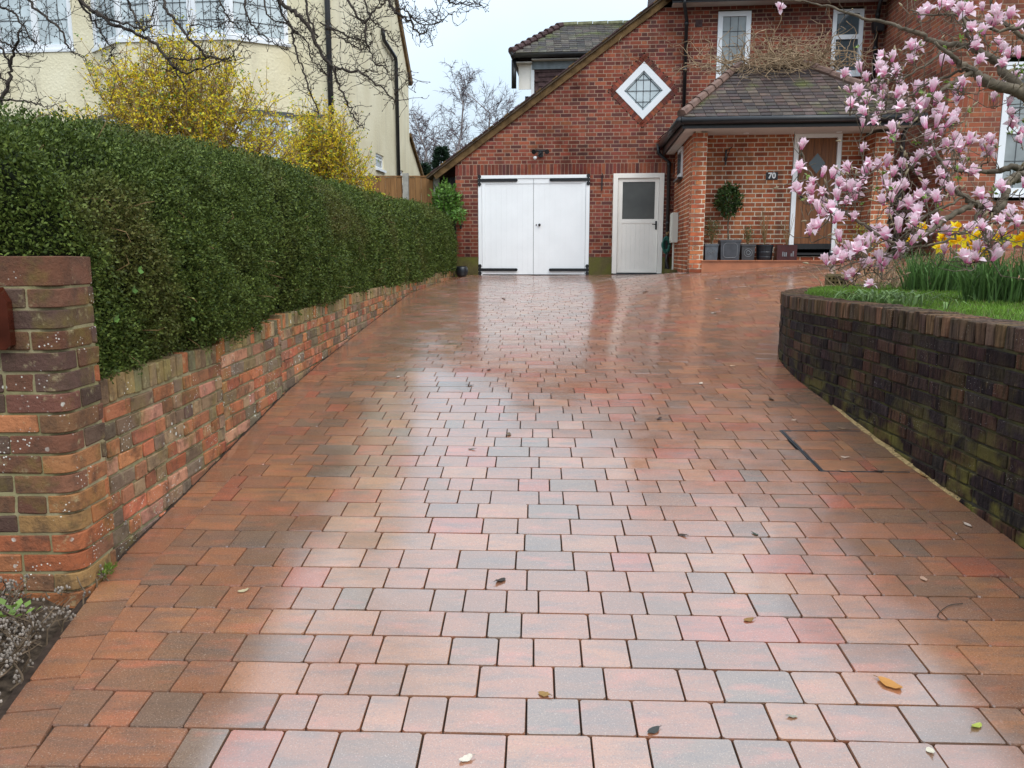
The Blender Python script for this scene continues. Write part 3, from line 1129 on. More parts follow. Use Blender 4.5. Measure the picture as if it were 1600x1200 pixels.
# right pier
brick_face(hb, mb_p, Tm((1, 0), (0, 1), (6.80, PV, .32)), lambda a, b: [(0, .29)] if b < SOF - .32 else [], PPAL, nrows=34)
brick_face(hb, mb_p, Tm((0, -1), (1, 0), (6.80, PR, .32)), lambda a, b: [(0.01, .47)] if b < SOF - .32 else [], PPAL, nrows=34, back=.05)
brick_face(hb, mb_p, Tm((0, 1), (-1, 0), (7.09, PV, .32)), lambda a, b: [(.01, 3.1)] if b < SOF - .32 else [], PPAL, nrows=34, back=.05)
# ---- right wing: side facing left, front with window
WU, WV = 7.84, -3.12
WPAL = [(.33, .105, .06), (.28, .085, .05), (.24, .10, .06), (.36, .12, .065), (.22, .08, .055)]
brick_face(hb, mb_w, Tm((0, -1), (1, 0), (WU, 0, 0)), lambda a, b: [(0, 3.12)] if b < 5.2 else [], WPAL, nrows=70)
def wing_rows(a, b):
    if a > 5.2: return []
    return intervals(0, 4.5, [(.80, 3.0)] if b > 1.33 and a < 3.38 else [])
brick_face(hb, mb_w, Tm((1, 0), (0, 1), (WU, WV, 0)), wing_rows, WPAL, nrows=70, soldier=(2.70, 2.925))
# soldier course on the rest of the wing uses the same rows

wall_house = mb_w.build('wall', MAT['mortar_house'], house)
wall_porch = mb_p.build('porch_wall', MAT['mortar_porch'], house)
hb.parent = wall_house
# porch bricks belong to the porch wall: split by position
pb_ = Pieces('brick', HOUSEB, wall_porch, HM)
pb_.items = [t_ for t_ in hb.items if t_[2].translation.y < -.02 and 3.9 < t_[2].translation.x < 7.12]
ids = set(id(t_) for t_ in pb_.items)
hb.items = [t_ for t_ in hb.items if id(t_) not in ids]
pb_.finish(); hb.finish()

def part(name, mat, parent, *boxes, label=None):
    o = None
    for b in boxes:
        m = MB(); m.box(*b)
        o = m.build(name, mat, parent, label=label)
    return o

# solid bodies behind the brick faces (dark inside, closed volumes)
mbs = MB()
mbs.prism([(-.36, -.3), (7.9, -.3), (7.9, 5.1), (3.55, 5.1), (-.36, 2.2)], .12, 6.0, 'y')
mbs.box(WU + .11, 12.3, WV + .14, .1, -.3, 5.1)
mbs.build('interior', MAT['dark_core'], house)
# rendered plinth
for bx_ in ((-.50, -.0, -.03, .1, -.4, .372), (2.292, 2.762, -.03, .1, -.3, .372), (3.782, 3.99, -.03, .1, -.3, .372), (3.83, 3.96, -1.2, -.032, -.3, .14)):
    part('plinth', MAT['plinth'], house, bx_)

# ---- garage doors
fr = MB()
fr.box(.003, .075, -.02, .1, .0, 2.03); fr.box(2.215, 2.289, -.02, .1, .0, 2.03); fr.box(.075, 2.215, -.0201, .1, 1.965, 2.03)
fr.build('garage_door_frame', MAT['white'], house)
for k, (a, b) in enumerate(((.08, 1.141), (1.149, 2.21))):
    m = MB()
    m.box(a, b, .012, .05, .02, 1.96)
    lo, hi = (a, a + .07) if k == 0 else (b - .07, b)
    m.box(a, b, -.004, .0119, 1.86, 1.96); m.box(lo, hi, -.004, .0119, .02, 1.86)
    d = m.build('garage_door', MAT['white'], house)
    x0, x1 = (a + .07, b) if k == 0 else (a, b - .07)
    nb = 9
    for i in range(nb):
        w_ = (x1 - x0) / nb
        part('board', MAT['white'], d, (x0 + i * w_ + .0006, x0 + (i + 1) * w_ - .0006, .0065, .0118, .02, 1.858))
    for zz_ in (1.93, .115):
        h = MB()
        hx = a - .05 if k == 0 else b + .05
        sg = 1 if k == 0 else -1
        L = .76
        h.prism([(min(hx, hx + sg * L), zz_ - .03), (max(hx, hx + sg * L), zz_ - .03), (max(hx, hx + sg * L), zz_ + .03), (min(hx, hx + sg * L), zz_ + .03)], -.03, -.012)
        for dz in (-.075, 0, .075):
            h.prism([(hx + .038 * math.cos(q * PI / 4), zz_ + dz + (.042) * math.sin(q * PI / 4)) for q in range(8)], -.036 - abs(dz) * .01, -.0205)
        h.tube([(hx + sg * L, -.030, zz_), (hx + sg * L, -.012, zz_)], .03, 10)
        h.build('strap_hinge', MAT['iron'], d)
    if k == 1:
        m = MB(); m.lathe([(.0, -.035), (.018, -.035), (.028, -.02), (.026, -.006), (.012, .0), (.012, .016)], 12)
        m.v = [(1.27 + x, -.012 + z_, 1.03 + y) for x, y, z_ in m.v]
        m.build('knob', MAT['iron'], d, True)
        m = MB(); m.prism([(1.205 + .011 * math.cos(q * PI / 4), 1.03 + .02 * math.sin(q * PI / 4)) for q in range(8)], -.006, .002)
        m.build('escutcheon', MAT['iron'], d)
# ---- side door
fr = MB()
fr.box(2.765, 2.86, -.025, .1, .045, 2.045); fr.box(3.685, 3.779, -.025, .1, .045, 2.045); fr.box(2.86, 3.685, -.0251, .1, 1.955, 2.045)
sdoor_f = fr.build('side_door_frame', MAT['cream_paint'], house)
m = MB()
m.box(2.865, 2.955, .01, .05, .06, 1.95); m.box(3.605, 3.68, .01, .05, .06, 1.95); m.box(2.955, 3.605, .01, .05, 1.88, 1.95); m.box(2.955, 3.605, .01, .05, 1.06, 1.14)
m.box(2.955, 3.605, .0102, .05, .06, .10)
sdoor = m.build('side_door', MAT['cream_paint'], house)
for i in range(7):
    w_ = .65 / 7
    part('board', MAT['cream_paint'], sdoor, (2.955 + i * w_ + .0007, 2.955 + (i + 1) * w_ - .0007, .018, .045, .1, 1.06))
part('pane', MAT['glass_obscure'], sdoor, (2.955, 3.605, .028, .04, 1.14, 1.88))
m = MB(); m.box(3.625, 3.66, -.002, .0098, .93, 1.10); m.tube([(3.642, -.002, 1.03), (3.642, -.045, 1.03), (3.56, -.05, 1.035)], .009, 8)
m.build('door_handle', MAT['iron'], sdoor)
part('threshold', MAT['lead'], house, (2.8, 3.74, -.03, .08, .0, .0445))

# ---- windows
def leaded(parent, u0, u1, w0, w1, v, nu, nw, name='lead_strip', t_=.006):
    m = MB()
    for i in range(1, nu):
        x = u0 + (u1 - u0) * i / nu; m.box(x - t_, x + t_, v - .004, v, w0, w1)
    for j in range(1, nw):
        z_ = w0 + (w1 - w0) * j / nw; m.box(u0, u1, v - .0065, v - .0042, z_ - t_, z_ + t_)
    return m.build(name, MAT['lead'], parent)
def casement(u0, u1, w0, w1, v, glassm, nu=3, nw=5, parent=house, mat='pvc', f=.075, transom=None, mull=(), depth=.07, sill=True):
    m = MB()
    m.box(u0, u0 + f, v, v + depth, w0, w1); m.box(u1 - f, u1, v, v + depth, w0, w1)
    m.box(u0 + f, u1 - f, v + .001, v + depth, w1 - f, w1); m.box(u0 + f, u1 - f, v + .001, v + depth, w0, w0 + f)
    for z_ in ([transom] if transom else []): m.box(u0 + f, u1 - f, v + .002, v + depth, z_ - f * .55, z_ + f * .55)
    for x in mull: m.box(x - f * .6, x + f * .6, v + .003, v + depth, w0 + f, w1 - f)
    if sill: m.box(u0 - .03, u1 + .03, v - .05, v + depth, w0 - .045, w0 - .001)
    o = m.build('window', MAT[mat], parent)
    zs = [w0 + f] + ([transom - f * .55, transom + f * .55] if transom else []) + [w1 - f]
    xs_ = [u0 + f] + [e for x in mull for e in (x - f * .6, x + f * .6)] + [u1 - f]
    for i in range(0, len(xs_), 2):
        for j in range(0, len(zs), 2):
            part('pane', MAT[glassm], o, (xs_[i], xs_[i + 1], v + .035, v + .05, zs[j], zs[j + 1]))
            leaded(o, xs_[i], xs_[i + 1], zs[j], zs[j + 1], v + .034, nu, max(2, round(nw * (zs[j + 1] - zs[j]) / (w1 - w0))))
    return o
casement(4.72, 5.345, 3.80, 5.07, -.01, 'glass_mid', 3, 5, f=.09)
casement(6.877, 7.445, 3.86, 5.05, -.01, 'glass_dark', 3, 7, f=.075, transom=4.55)
casement(WU + .81, WU + 2.99, 1.37, 3.36, WV - .005, 'glass_mid', 3, 6, f=.10, transom=2.35, mull=(WU + 1.5, WU + 2.3))
# diamond window
m = MB()
def dia(h): return [(DC[0], DC[1] - h), (DC[0] + h, DC[1]), (DC[0], DC[1] + h), (DC[0] - h, DC[1])]
o_, i_ = dia(DH), dia(DH - .165)
for k in range(4):
    a, b, c, d = o_[k], o_[(k + 1) % 4], i_[(k + 1) % 4], i_[k]
    V = [(p[0], t_, p[1]) for t_ in (-.02, .06) for p in (a, b, c, d)]
    m.add(V, [(0, 1, 2, 3), (4, 7, 6, 5), (0, 4, 5, 1), (3, 2, 6, 7)])
dwin = m.build('diamond_window', MAT['pvc'], house)
m = MB(); m.prism(dia(DH - .15), .02, .03); m.build('pane', MAT['glass_pale'], dwin)
m = MB()
hh = DH - .165
for k in (-1, 0, 1):
    x = k * hh * .36; e = hh - abs(x) - .01
    m.box(DC[0] + x - .006, DC[0] + x + .006, .014, .019, DC[1] - e, DC[1] + e)
for k in (-.5, .0, .5):
    x = k * hh * 1.1; e = hh - abs(x) - .01
    m.box(DC[0] - e, DC[0] + e, .010, .0135, DC[1] + x - .006, DC[1] + x + .006)
ins = dia(hh - .05)
for k in range(4):
    a, b = ins[k], ins[(k + 1) % 4]
    m.tube([(a[0], .012, a[1]), (b[0], .012, b[1])], .006, 4)
m.build('lead_strip', MAT['lead'], dwin)

# ---- sloping roof over the garage: slab, verge board, tile edges
def slope_pts(u0, u1, o0, o1):
    n = Vector((-RSL, 1)).normalized()
    def q(u, o): return (u + n.x * o, roof_w(u) + n.y * o)
    return [q(u0, o0), q(u1, o0), q(u1, o1), q(u0, o1)]
m = MB(); m.prism(slope_pts(-1.0, 4.15, .085, .12), -.10, 7, 'y')
roof_g = m.build('roof', simple('weathered_roof_tile', (.115, .085, .06), .8, .4, 7, .5), house)
m = MB(); m.prism(slope_pts(-.88, 3.86, -.03, .084), -.055, -.009, 'y'); m.build('verge_board', MAT['wood_verge'], roof_g)
for k in range(48):
    u = -1.0 + k * .108
    m = MB(); m.prism(slope_pts(u, u + .104, .121, .139 + (.006 if k % 2 else 0)), -.125 - random.uniform(0, .012), .14, 'y')
    m.build('edge_tile', MAT['tilehung'] if k % 3 else MAT['wood_verge'], roof_g)
# main roof above the eaves
m = MB()
m.add([(3.7, -.42, 5.27), (13, -.42, 5.27), (13, 3.6, 8.4), (3.7, 3.6, 8.4), (3.7, 7.4, 5.2), (13, 7.4, 5.2)], [(0, 1, 2, 3), (3, 2, 5, 4), (0, 3, 4), (1, 5, 2)])
m.build('main_roof', MAT['tilehung'], house)
m = MB(); m.add([(7.6, -3.55, 5.27), (12.6, -3.55, 5.27), (12.6, .5, 5.27), (10.1, -1.0, 7.2), (10.1, .5, 7.2), (7.6, .5, 5.27)], [(0, 1, 3), (1, 2, 4, 3), (0, 3, 4, 5)])
m.build('wing_roof', MAT['tilehung'], house)
part('soffit', MAT['soffit'], house, (3.82, 7.83, -.36, -.009, 5.165, 5.185), (7.66, 12.4, -3.5, WV - .009, 5.2, 5.22))
part('fascia', MAT['black'], house, (3.80, 7.62, -.385, -.3605, 5.15, 5.30), (7.62, 7.655, -3.52, -.386, 5.15, 5.30))
def gutter(pts, parent=house, r=.058):
    m = MB(); m.tube(pts, r, 10); return m.build('gutter', MAT['gutter'], parent, True)
gutter([(3.78, -.445, 5.25), (7.7, -.445, 5.25)])
gutter([(7.6, -3.58, 5.27), (7.6, -.45, 5.27)])
def downpipe(pts, r=.036, clips=()):
    m = MB(); m.tube(pts, r, 10)
    for z_ in clips:
        for i in range(len(pts) - 1):
            if pts[i][2] >= z_ >= pts[i + 1][2]:
                t_ = (pts[i][2] - z_) / max(1e-6, pts[i][2] - pts[i + 1][2])
                c = Vector(pts[i]).lerp(Vector(pts[i + 1]), t_)
                m.tube([c + Vector((0, 0, .035)), c - Vector((0, 0, .035))], r + .009, 10)
    return m.build('downpipe', MAT['gutter'], house, True)
downpipe([(4.02, -.44, 5.22), (4.02, -.42, 5.10), (4.11, -.06, 4.92), (4.115, -.055, 3.0)], .034, (4.85, 4.0))
downpipe([(3.63, -.1, 2.60), (3.64, -.1, 2.42), (3.86, -.07, 2.25), (3.875, -.065, .05)], .036, (2.2, 1.05))
downpipe([(7.62, -.44, 5.22), (7.66, -.12, 4.95), (7.66, -.1, .3)], .036, (4.9, 4.3))
m = MB(); m.prism([(7.60, 4.60), (7.76, 4.60), (7.78, 4.78), (7.58, 4.78)], -.2, -.02); m.build('hopper', MAT['gutter'], house)
downpipe([(7.22, -3.3, 2.45), (7.2, -3.14, 2.3), (7.2, -3.14, .3)], .036, (1.2,))
# airbrick upstairs
m = MB(); m.box(4.29, 4.42, -.012, .02, 4.80, 4.93); m.build('air_brick', MAT['tilehung'], house)

# ---- dormer on the garage roof
dorm = part('dormer', MAT['tilehung'], house, (1.02, 3.6, 1.52, 3.4, 3.0, 4.52))
part('corner_board', MAT['pvc'], dorm, (.975, 1.045, 1.485, 1.56, 3.2, 4.52))
for j in range(12):
    for i in range(9):
        z_ = 3.35 + j * .10
        x = 1.05 + i * .168 + (.084 if j % 2 else 0)
        if x + .16 > roof_u(z_) + 1.2 or z_ > 4.4: continue
        m = MB(); m.add([(x, 1.50, z_), (x + .163, 1.50, z_), (x + .163, 1.515, z_ + .14), (x, 1.515, z_ + .14), (x, 1.485, z_), (x + .163, 1.485, z_)], [(4, 5, 2, 3), (0, 1, 5, 4)])
        m.build('hung_tile', MAT['tilehung'], dorm)
part('fascia', MAT['slate_grey'], dorm, (1.0, 3.5, 1.46, 1.484, 4.40, 4.56))
part('soffit', MAT['soffit'], dorm, (.66, 1.0, 1.35, 3.3, 4.52, 4.54), (1.0, 3.5, 1.30, 1.484, 4.565, 4.58))
part('end_board', MAT['cream_paint'], dorm, (.70, .972, 1.53, 1.55, 4.0, 4.515))
m = MB(); m.tube([(.62, 1.25, 4.66), (3.4, 1.25, 4.66)], .06, 10); m.tube([(.60, 1.2, 4.66), (.60, 3.5, 4.66)], .06, 10)
m.box(.56, .66, 1.35, 1.43, 4.0, 4.58); m.box(.78, .86, 2.3, 2.38, 3.3, 4.0); m.tube([(.72, 2.2, 3.72), (.72, 3.3, 3.72)], .06, 10)
m.build('gutter', MAT['gutter'], dorm, True)
EA, RG = (1.22, 4.70), (2.45, 5.55)                       # eave and ridge as (v, w)
def dq(t_): return EA[0] + (RG[0] - EA[0]) * t_, EA[1] + (RG[1] - EA[1]) * t_
m = MB(); m.add([(.56, EA[0], EA[1] - .03), (3.6, EA[0], EA[1] - .03), (3.6, RG[0], RG[1] - .03), (1.62, RG[0], RG[1] - .03), (.56, 3.5, EA[1] - .03), (3.6, 3.5, EA[1] - .03)],
                [(0, 1, 2, 3), (0, 3, 4), (3, 2, 5, 4)])
droof = m.build('dormer_roof', MAT['tilehung'], house)
dt = Pieces('roof_tile', TILE, droof, HM)
DTP = [(.095, .08, .065), (.075, .065, .055), (.115, .10, .08), (.06, .053, .05)]
sl = Vector((0, RG[0] - EA[0], RG[1] - EA[1]))
Ls = sl.length
sd = sl.normalized()
TM_ = Matrix(((1, 0, 0), (0, sd.y, -sd.z), (0, sd.z, sd.y))).to_4x4()
nr = int(Ls / .105)
for j in range(nr):
    t_ = (j + .5) / nr
    v_, w_ = dq(t_)
    ul = .58 + (1.62 - .58) * t_ + .05
    x = ul + (.08 if j % 2 else 0)
    while x < 3.3:
        M = Matrix.Translation((x + .08, v_, w_)) @ TM_ @ Matrix.Rotation(math.radians(-4) + random.gauss(0, .015), 4, 'X') @ Matrix.Rotation(random.gauss(0, .01), 4, 'Y') @ Matrix.Diagonal((.16, .17, .022, 1))
        dt.add(UNIT, M, jitcol(random.choice(DTP), .25), 'u', .1)
        x += .166
dt.finish()
for k in range(9):
    t0, t1 = k / 9, (k + 1.1) / 9
    a = Vector((.56 + 1.06 * t0, EA[0] + (RG[0] - EA[0]) * t0, EA[1] + (RG[1] - EA[1]) * t0 + .03))
    b = Vector((.56 + 1.06 * t1, EA[0] + (RG[0] - EA[0]) * t1, EA[1] + (RG[1] - EA[1]) * t1 + .0))
    m = MB(); m.tube([a, b], [.085, .065], 8); m.build('hip_tile', MAT['tilehung'], droof)
for k in range(6):
    m = MB(); m.tube([(1.62 + k * .34, RG[0], RG[1]), (1.62 + k * .34 + .33, RG[0], RG[1] + .004)], [.07, .074], 8)
    m.build('ridge_tile', simple('mossy_ridge', (.17, .17, .10), .8, .4, 9) if k == 0 else bpy.data.materials['mossy_ridge'], droof)

# ---- porch roof: hipped, tiled
PE, PT = (-3.55, 2.55), (-2.1, 3.58)                     # eave / top as (v, w)
PUL, PUR, TUL, TUR = 3.70, 7.36, 4.80, 5.86
m = MB()
m.add([(PUL, PE[0], PE[1]), (PUR, PE[0], PE[1]), (TUR, PT[0], PT[1]), (TUL, PT[0], PT[1]), (PUL, -.02, PE[1] + .05), (TUL, -.02, PT[1]), (PUR, -.02, PE[1]), (TUR, -.02, PT[1])],
      [(0, 1, 2, 3), (4, 0, 3, 5), (1, 6, 7, 2), (3, 2, 7, 5)])
proof = m.build('porch_roof', MAT['tilehung'], house)
pt_ = Pieces('roof_tile', TILE, proof, HM)
PTP = [(.085, .055, .045), (.065, .045, .04), (.10, .068, .055), (.055, .040, .037), (.115, .085, .07)]
sl = Vector((0, PT[0] - PE[0], PT[1] - PE[1])); Ls = sl.length; sd = sl.normalized()
TM_ = Matrix(((1, 0, 0), (0, sd.y, -sd.z), (0, sd.z, sd.y))).to_4x4()
nr = 16
for j in range(nr):
    t_ = (j + .35) / nr
    ul, ur = PUL + (TUL - PUL) * t_ + .02, PUR + (TUR - PUR) * t_ - .02
    x = ul - (.083 if j % 2 else 0)
    while x < ur:
        a, b = max(x, ul), min(x + .160, ur)
        x += .166
        if b - a < .04: continue
        c = Vector(((a + b) / 2, PE[0], PE[1])) + sl * t_ + Vector((0, -.006, .018))
        M = Matrix.Translation(c) @ TM_ @ Matrix.Rotation(math.radians(-5) + random.gauss(0, .02), 4, 'X') @ Matrix.Rotation(random.gauss(0, .012), 4, 'Y') @ Matrix.Diagonal((b - a, .17, .02, 1))
        pt_.add(UNIT, M, jitcol(random.choice(PTP), .25), 'u', .1)
# left slope
sl2 = Vector((TUL - PUL, 0, PT[1] - PE[1])); s2 = sl2.normalized()
TM2 = Matrix(((0, s2.x, -s2.z), (-1, 0, 0), (0, s2.z, s2.x))).to_4x4()
for j in range(nr):
    t_ = (j + .35) / nr
    v0 = PE[0] + (PT[0] - PE[0]) * t_ + .03
    y = v0
    while y < -.1:
        c = Vector((PUL, y + .08, PE[1])) + sl2 * t_ + Vector((-.006, 0, .03))
        M = Matrix.Translation(c) @ TM2 @ Matrix.Rotation(math.radians(-5) + random.gauss(0, .02), 4, 'X') @ Matrix.Diagonal((.16, .17, .02, 1))
        pt_.add(UNIT, M, jitcol(random.choice(PTP), .25), 'u', .1, .3)
        y += .166
pt_.finish()
for (a0, b0) in (((PUL, PE[0], PE[1]), (TUL, PT[0], PT[1])), ((PUR, PE[0], PE[1]), (TUR, PT[0], PT[1]))):
    for k in range(8):
        a = Vector(a0).lerp(Vector(b0), k / 8) + Vector((0, 0, .045))
        b = Vector(a0).lerp(Vector(b0), (k + 1.05) / 8) + Vector((0, 0, .035))
        m = MB(); m.tube([a, b], [.082, .07], 8); m.build('hip_tile', simple('hip_tile_clay', (.16, .10, .08), .7, .35, 9, .4) if not bpy.data.materials.get('hip_tile_clay') else bpy.data.materials['hip_tile_clay'], proof)
part('soffit', MAT['soffit'], house, (PUL + .09, PUR - .09, PE[0] + .09, PR, SOF, SOF + .02), (PUL + .09, U0 - .001, PR + .001, -.04, SOF, SOF + .02))
part('fascia', MAT['black'], house, (PUL + .03, PUR - .03, PE[0] + .06, PE[0] + .085, SOF - .01, 2.54), (PUL + .03, PUL + .055, PE[0] + .086, -.04, SOF - .01, 2.54))
gutter([(PUL - .0, PE[0] - .02, 2.50), (PUR, PE[0] - .02, 2.50)], r=.06)
gutter([(PUL - .02, PE[0] - .02, 2.50), (PUL - .02, -.03, 2.58)], r=.06)
m = MB(); m.add([(3.60, -.9, 2.62), (3.60, -.02, 2.66), (3.95, -.02, 2.95), (3.9, -.9, 2.86)], [(0, 3, 2, 1)]); m.build('lead_flashing', MAT['slate_grey'], house)
# ---- porch floor step
stp = MB(); stp.box(U0 + .2, 6.81, PV - .02, PR + .05, -.4, STEP)
step = stp.build('porch_step', MAT['terracotta'], house)
for k in range(9):
    x = U0 + .20 + k * .29
    part('edge_tile', MAT['terracotta'], step, (x, x + .284, PV - .045, PV + .20, STEP + .001, STEP + .018))
# ---- front door
fr = MB()
fr.box(DU0, DU0 + .075, PR - .015, PR + .08, STEP + .14, SOF); fr.box(DU1 - .065, DU1, PR - .015, PR + .08, STEP + .14, SOF); fr.box(DU0 + .075, DU1 - .065, PR - .0145, PR + .08, SOF - .06, SOF)
fr.build('front_door_frame', MAT['white'], house)
m = MB(); d0, d1 = DU0 + .077, DU1 - .067
m.box(d0, d1, PR + .035, PR + .07, STEP + .2, SOF - .062)
fd = m.build('front_door', MAT['oak'], house)
nb = 5
cu, cw, ch = (d0 + d1) / 2, 1.93, .195
for i in range(nb):
    w_ = (d1 - d0) / nb
    part('board', MAT['oak'], fd, (d0 + i * w_ + .002, d0 + (i + 1) * w_ - .002, PR + .022, PR + .0348, STEP + .2, SOF - .064))
m = MB(); m.prism([(cu, cw - ch), (cu + ch * .82, cw), (cu, cw + ch), (cu - ch * .82, cw)], PR + .012, PR + .0215); m.build('pane_moulding', MAT['oak'], fd)
m = MB(); q = ch - .03; m.prism([(cu, cw - q), (cu + q * .82, cw), (cu, cw + q), (cu - q * .82, cw)], PR + .008, PR + .0118); m.build('pane', MAT['glass_dark'], fd)
part('weather_board', MAT['black'], fd, (d0, d1, PR + .0, PR + .0215, STEP + .2, STEP + .29))
m = MB(); m.lathe([(0, -.05), (.025, -.05), (.03, -.03), (.012, -.02), (.012, 0)], 10); m.v = [(d0 + .08 + x, PR + .022 + z_, 1.38 + y) for x, y, z_ in m.v]; m.build('door_knob', MAT['iron'], fd, True)
part('threshold', MAT['black'], house, (DU0 - .03, DU1 + .03, PR - .05, PR + .08, STEP + .10, STEP + .139))
# small side window of the porch
m = MB(); m.box(U0 + .0, U0 + .05, -1.42, -.72, 1.84, 2.385)
sw = m.build('side_window', MAT['pvc'], house)
part('pane', MAT['glass_dark'], sw, (U0 - .008, U0 - .001, -1.33, -.80, 1.92, 2.31))
part('sill', MAT['black'], sw, (U0 - .06, U0 + .029, -1.46, -.68, 1.80, 1.838))
# recessed spotlights in the soffit
for u in (4.83, 6.3):
    m = MB(); m.tube([(u, PV + .25, SOF - .012), (u, PV + .25, SOF - .001)], .045, 12); m.build('soffit_light', MAT['pvc'], house)

# ================================================================ THINGS FIXED TO THE HOUSE
def on_house(name, u, v, w, label, cat, group=None):
    return empty(name, hw(u, v, w), -HTH, label, cat, group)

def text_mesh(txt, size, mat, parent, loc, rot=(PI / 2, 0, 0), bold=.0, name='lettering', depth=.0015):
    cu_ = bpy.data.curves.new('txt', 'FONT')
    cu_.body = txt; cu_.size = size; cu_.extrude = depth; cu_.offset = bold
    cu_.align_x = 'CENTER'; cu_.align_y = 'CENTER'
    tmp = bpy.data.objects.new('txt', cu_)
    COL.objects.link(tmp)
    dg = bpy.context.evaluated_depsgraph_get()
    me = bpy.data.meshes.new_from_object(tmp.evaluated_get(dg))
    bpy.data.objects.remove(tmp)
    me.materials.clear(); me.materials.append(mat)
    o = link(name, me, parent)
    o.location = loc; o.rotation_euler = rot
    return o

e = on_house('house_number_plaque', 5.32, PR, 1.73, 'black plaque with white number 70 on the porch wall', 'sign')
part('plate', MAT['black'], e, (-.095, .095, -.024, -.009, -.062, .062))
text_mesh('70', .125, MAT['pale_paint'], e, (0, -.0262, .002), bold=.005)

e = on_house('security_light', 1.29, 0, 2.44, 'black twin wall light with white sensor above the garage doors', 'lamp')
m = MB(); m.box(-.045, .045, -.03, -.009, -.06, .08); m.tube([(0, -.03, .02), (0, -.10, .03)], .014, 8); m.tube([(-.10, -.10, .06), (.12, -.10, .06)], .012, 8); m.build('bracket', MAT['iron'], e)
for x, rz in ((-.09, -.6), (.10, .5)):
    m = MB(); m.tube([(x, -.08, .05), (x + rz * .03, -.15, .04), (x + rz * .07, -.21, .02)], [.028, .038, .05], 10); m.build('lamp_head', MAT['iron'], e)
m = MB(); m.tube([(0, -.09, .02), (-.09, -.11, -.07)], .010, 6); m.build('sensor_arm', MAT['iron'], e)
m = MB(); m.lathe([(.0, -.036), (.022, -.03), (.036, -.01), (.036, .012), (.02, .03), (0, .036)], 12, (-.11, -.125, -.085)); m.build('sensor', MAT['pvc'], e, True)

e = on_house('wall_hook', 2.535, 0, 1.86, 'thin black iron hook on brick between garage and side door', 'bracket')
m = MB(); m.box(-.012, .012, -.022, -.009, -.15, .15); m.build('back_plate', MAT['iron'], e)
m = MB(); m.tube([(0, -.02, .13), (0, -.20, .15), (0, -.26, .17), (0, -.28, .14)], .008, 6); m.build('arm', MAT['iron'], e)
e = on_house('basket_bracket', 4.552, PR, 2.05, 'black hanging basket bracket on the porch wall', 'bracket')
m = MB(); m.box(-.012, .012, -.022, -.009, -.13, .12); m.build('back_plate', MAT['iron'], e)
m = MB(); m.tube([(0, -.02, .10), (.03, -.2, .11), (.05, -.28, .12)], .008, 6); m.tube([(0, -.02, -.08), (.02, -.1, .02), (.035, -.2, .10)], .006, 6); m.build('arm', MAT['iron'], e)

e = on_house('meter_box', U0 + .03, -.78, .94, 'cream meter box fixed to the side of the porch', 'meter box')
m = MB(); m.box(-.115, -.009, -.23, .23, -.28, .28); m.build('case', MAT['box_cream'], e)
m = MB(); m.box(-.123, -.1155, -.2, .2, -.25, .25); m.build('door', MAT['box_cream'], e)
m = MB(); m.tube([(-.07, -.1, -.28), (-.07, -.1, -.62), (-.07, -.1, -.95)], .018, 8); m.build('conduit', MAT['box_cream'], e)
e = on_house('garden_hose', 3.84, -.28, .62, 'coiled green garden hose hanging beside the side door', 'hose')
m = MB()
for k in range(13):
    r1, r2, o = random.uniform(.045, .085), random.uniform(.10, .17), random.uniform(-.04, .04)
    m.tube([(o * .6 + r1 * math.cos(q * PI / 8), -.03 + o, r2 * math.sin(q * PI / 8)) for q in range(17)], .0135, 6)
m.build('coil', MAT['hose'], e, True)
m = MB(); m.tube([(0, .0, .15), (0, -.06, .20), (.03, -.06, .26)], .016, 8); m.lathe([(0, -.02), (.03, -.02), (.03, .02), (0, .02)], 8, (.0, -.05, .23)); m.build('tap', simple('brass', (.22, .15, .07), .4, .2, 20, metallic=.7), e)
m = MB(); m.tube([(.02, -.04, -.12), (.0, -.05, -.3), (.04, -.05, -.45), (.03, -.05, -.58)], .022, 8); m.build('hose_tail', MAT['pot_black'], e, True)
e = on_house('outside_tap', -.36, 0, 1.0, 'small black tap on the brick at the hedge end', 'tap')
m = MB(); m.tube([(0, -.009, 0), (0, -.09, 0), (.01, -.12, -.04)], .02, 8); m.tube([(-.04, -.07, .035), (.05, -.07, .035)], .012, 6); m.build('spout', MAT['iron'], e)

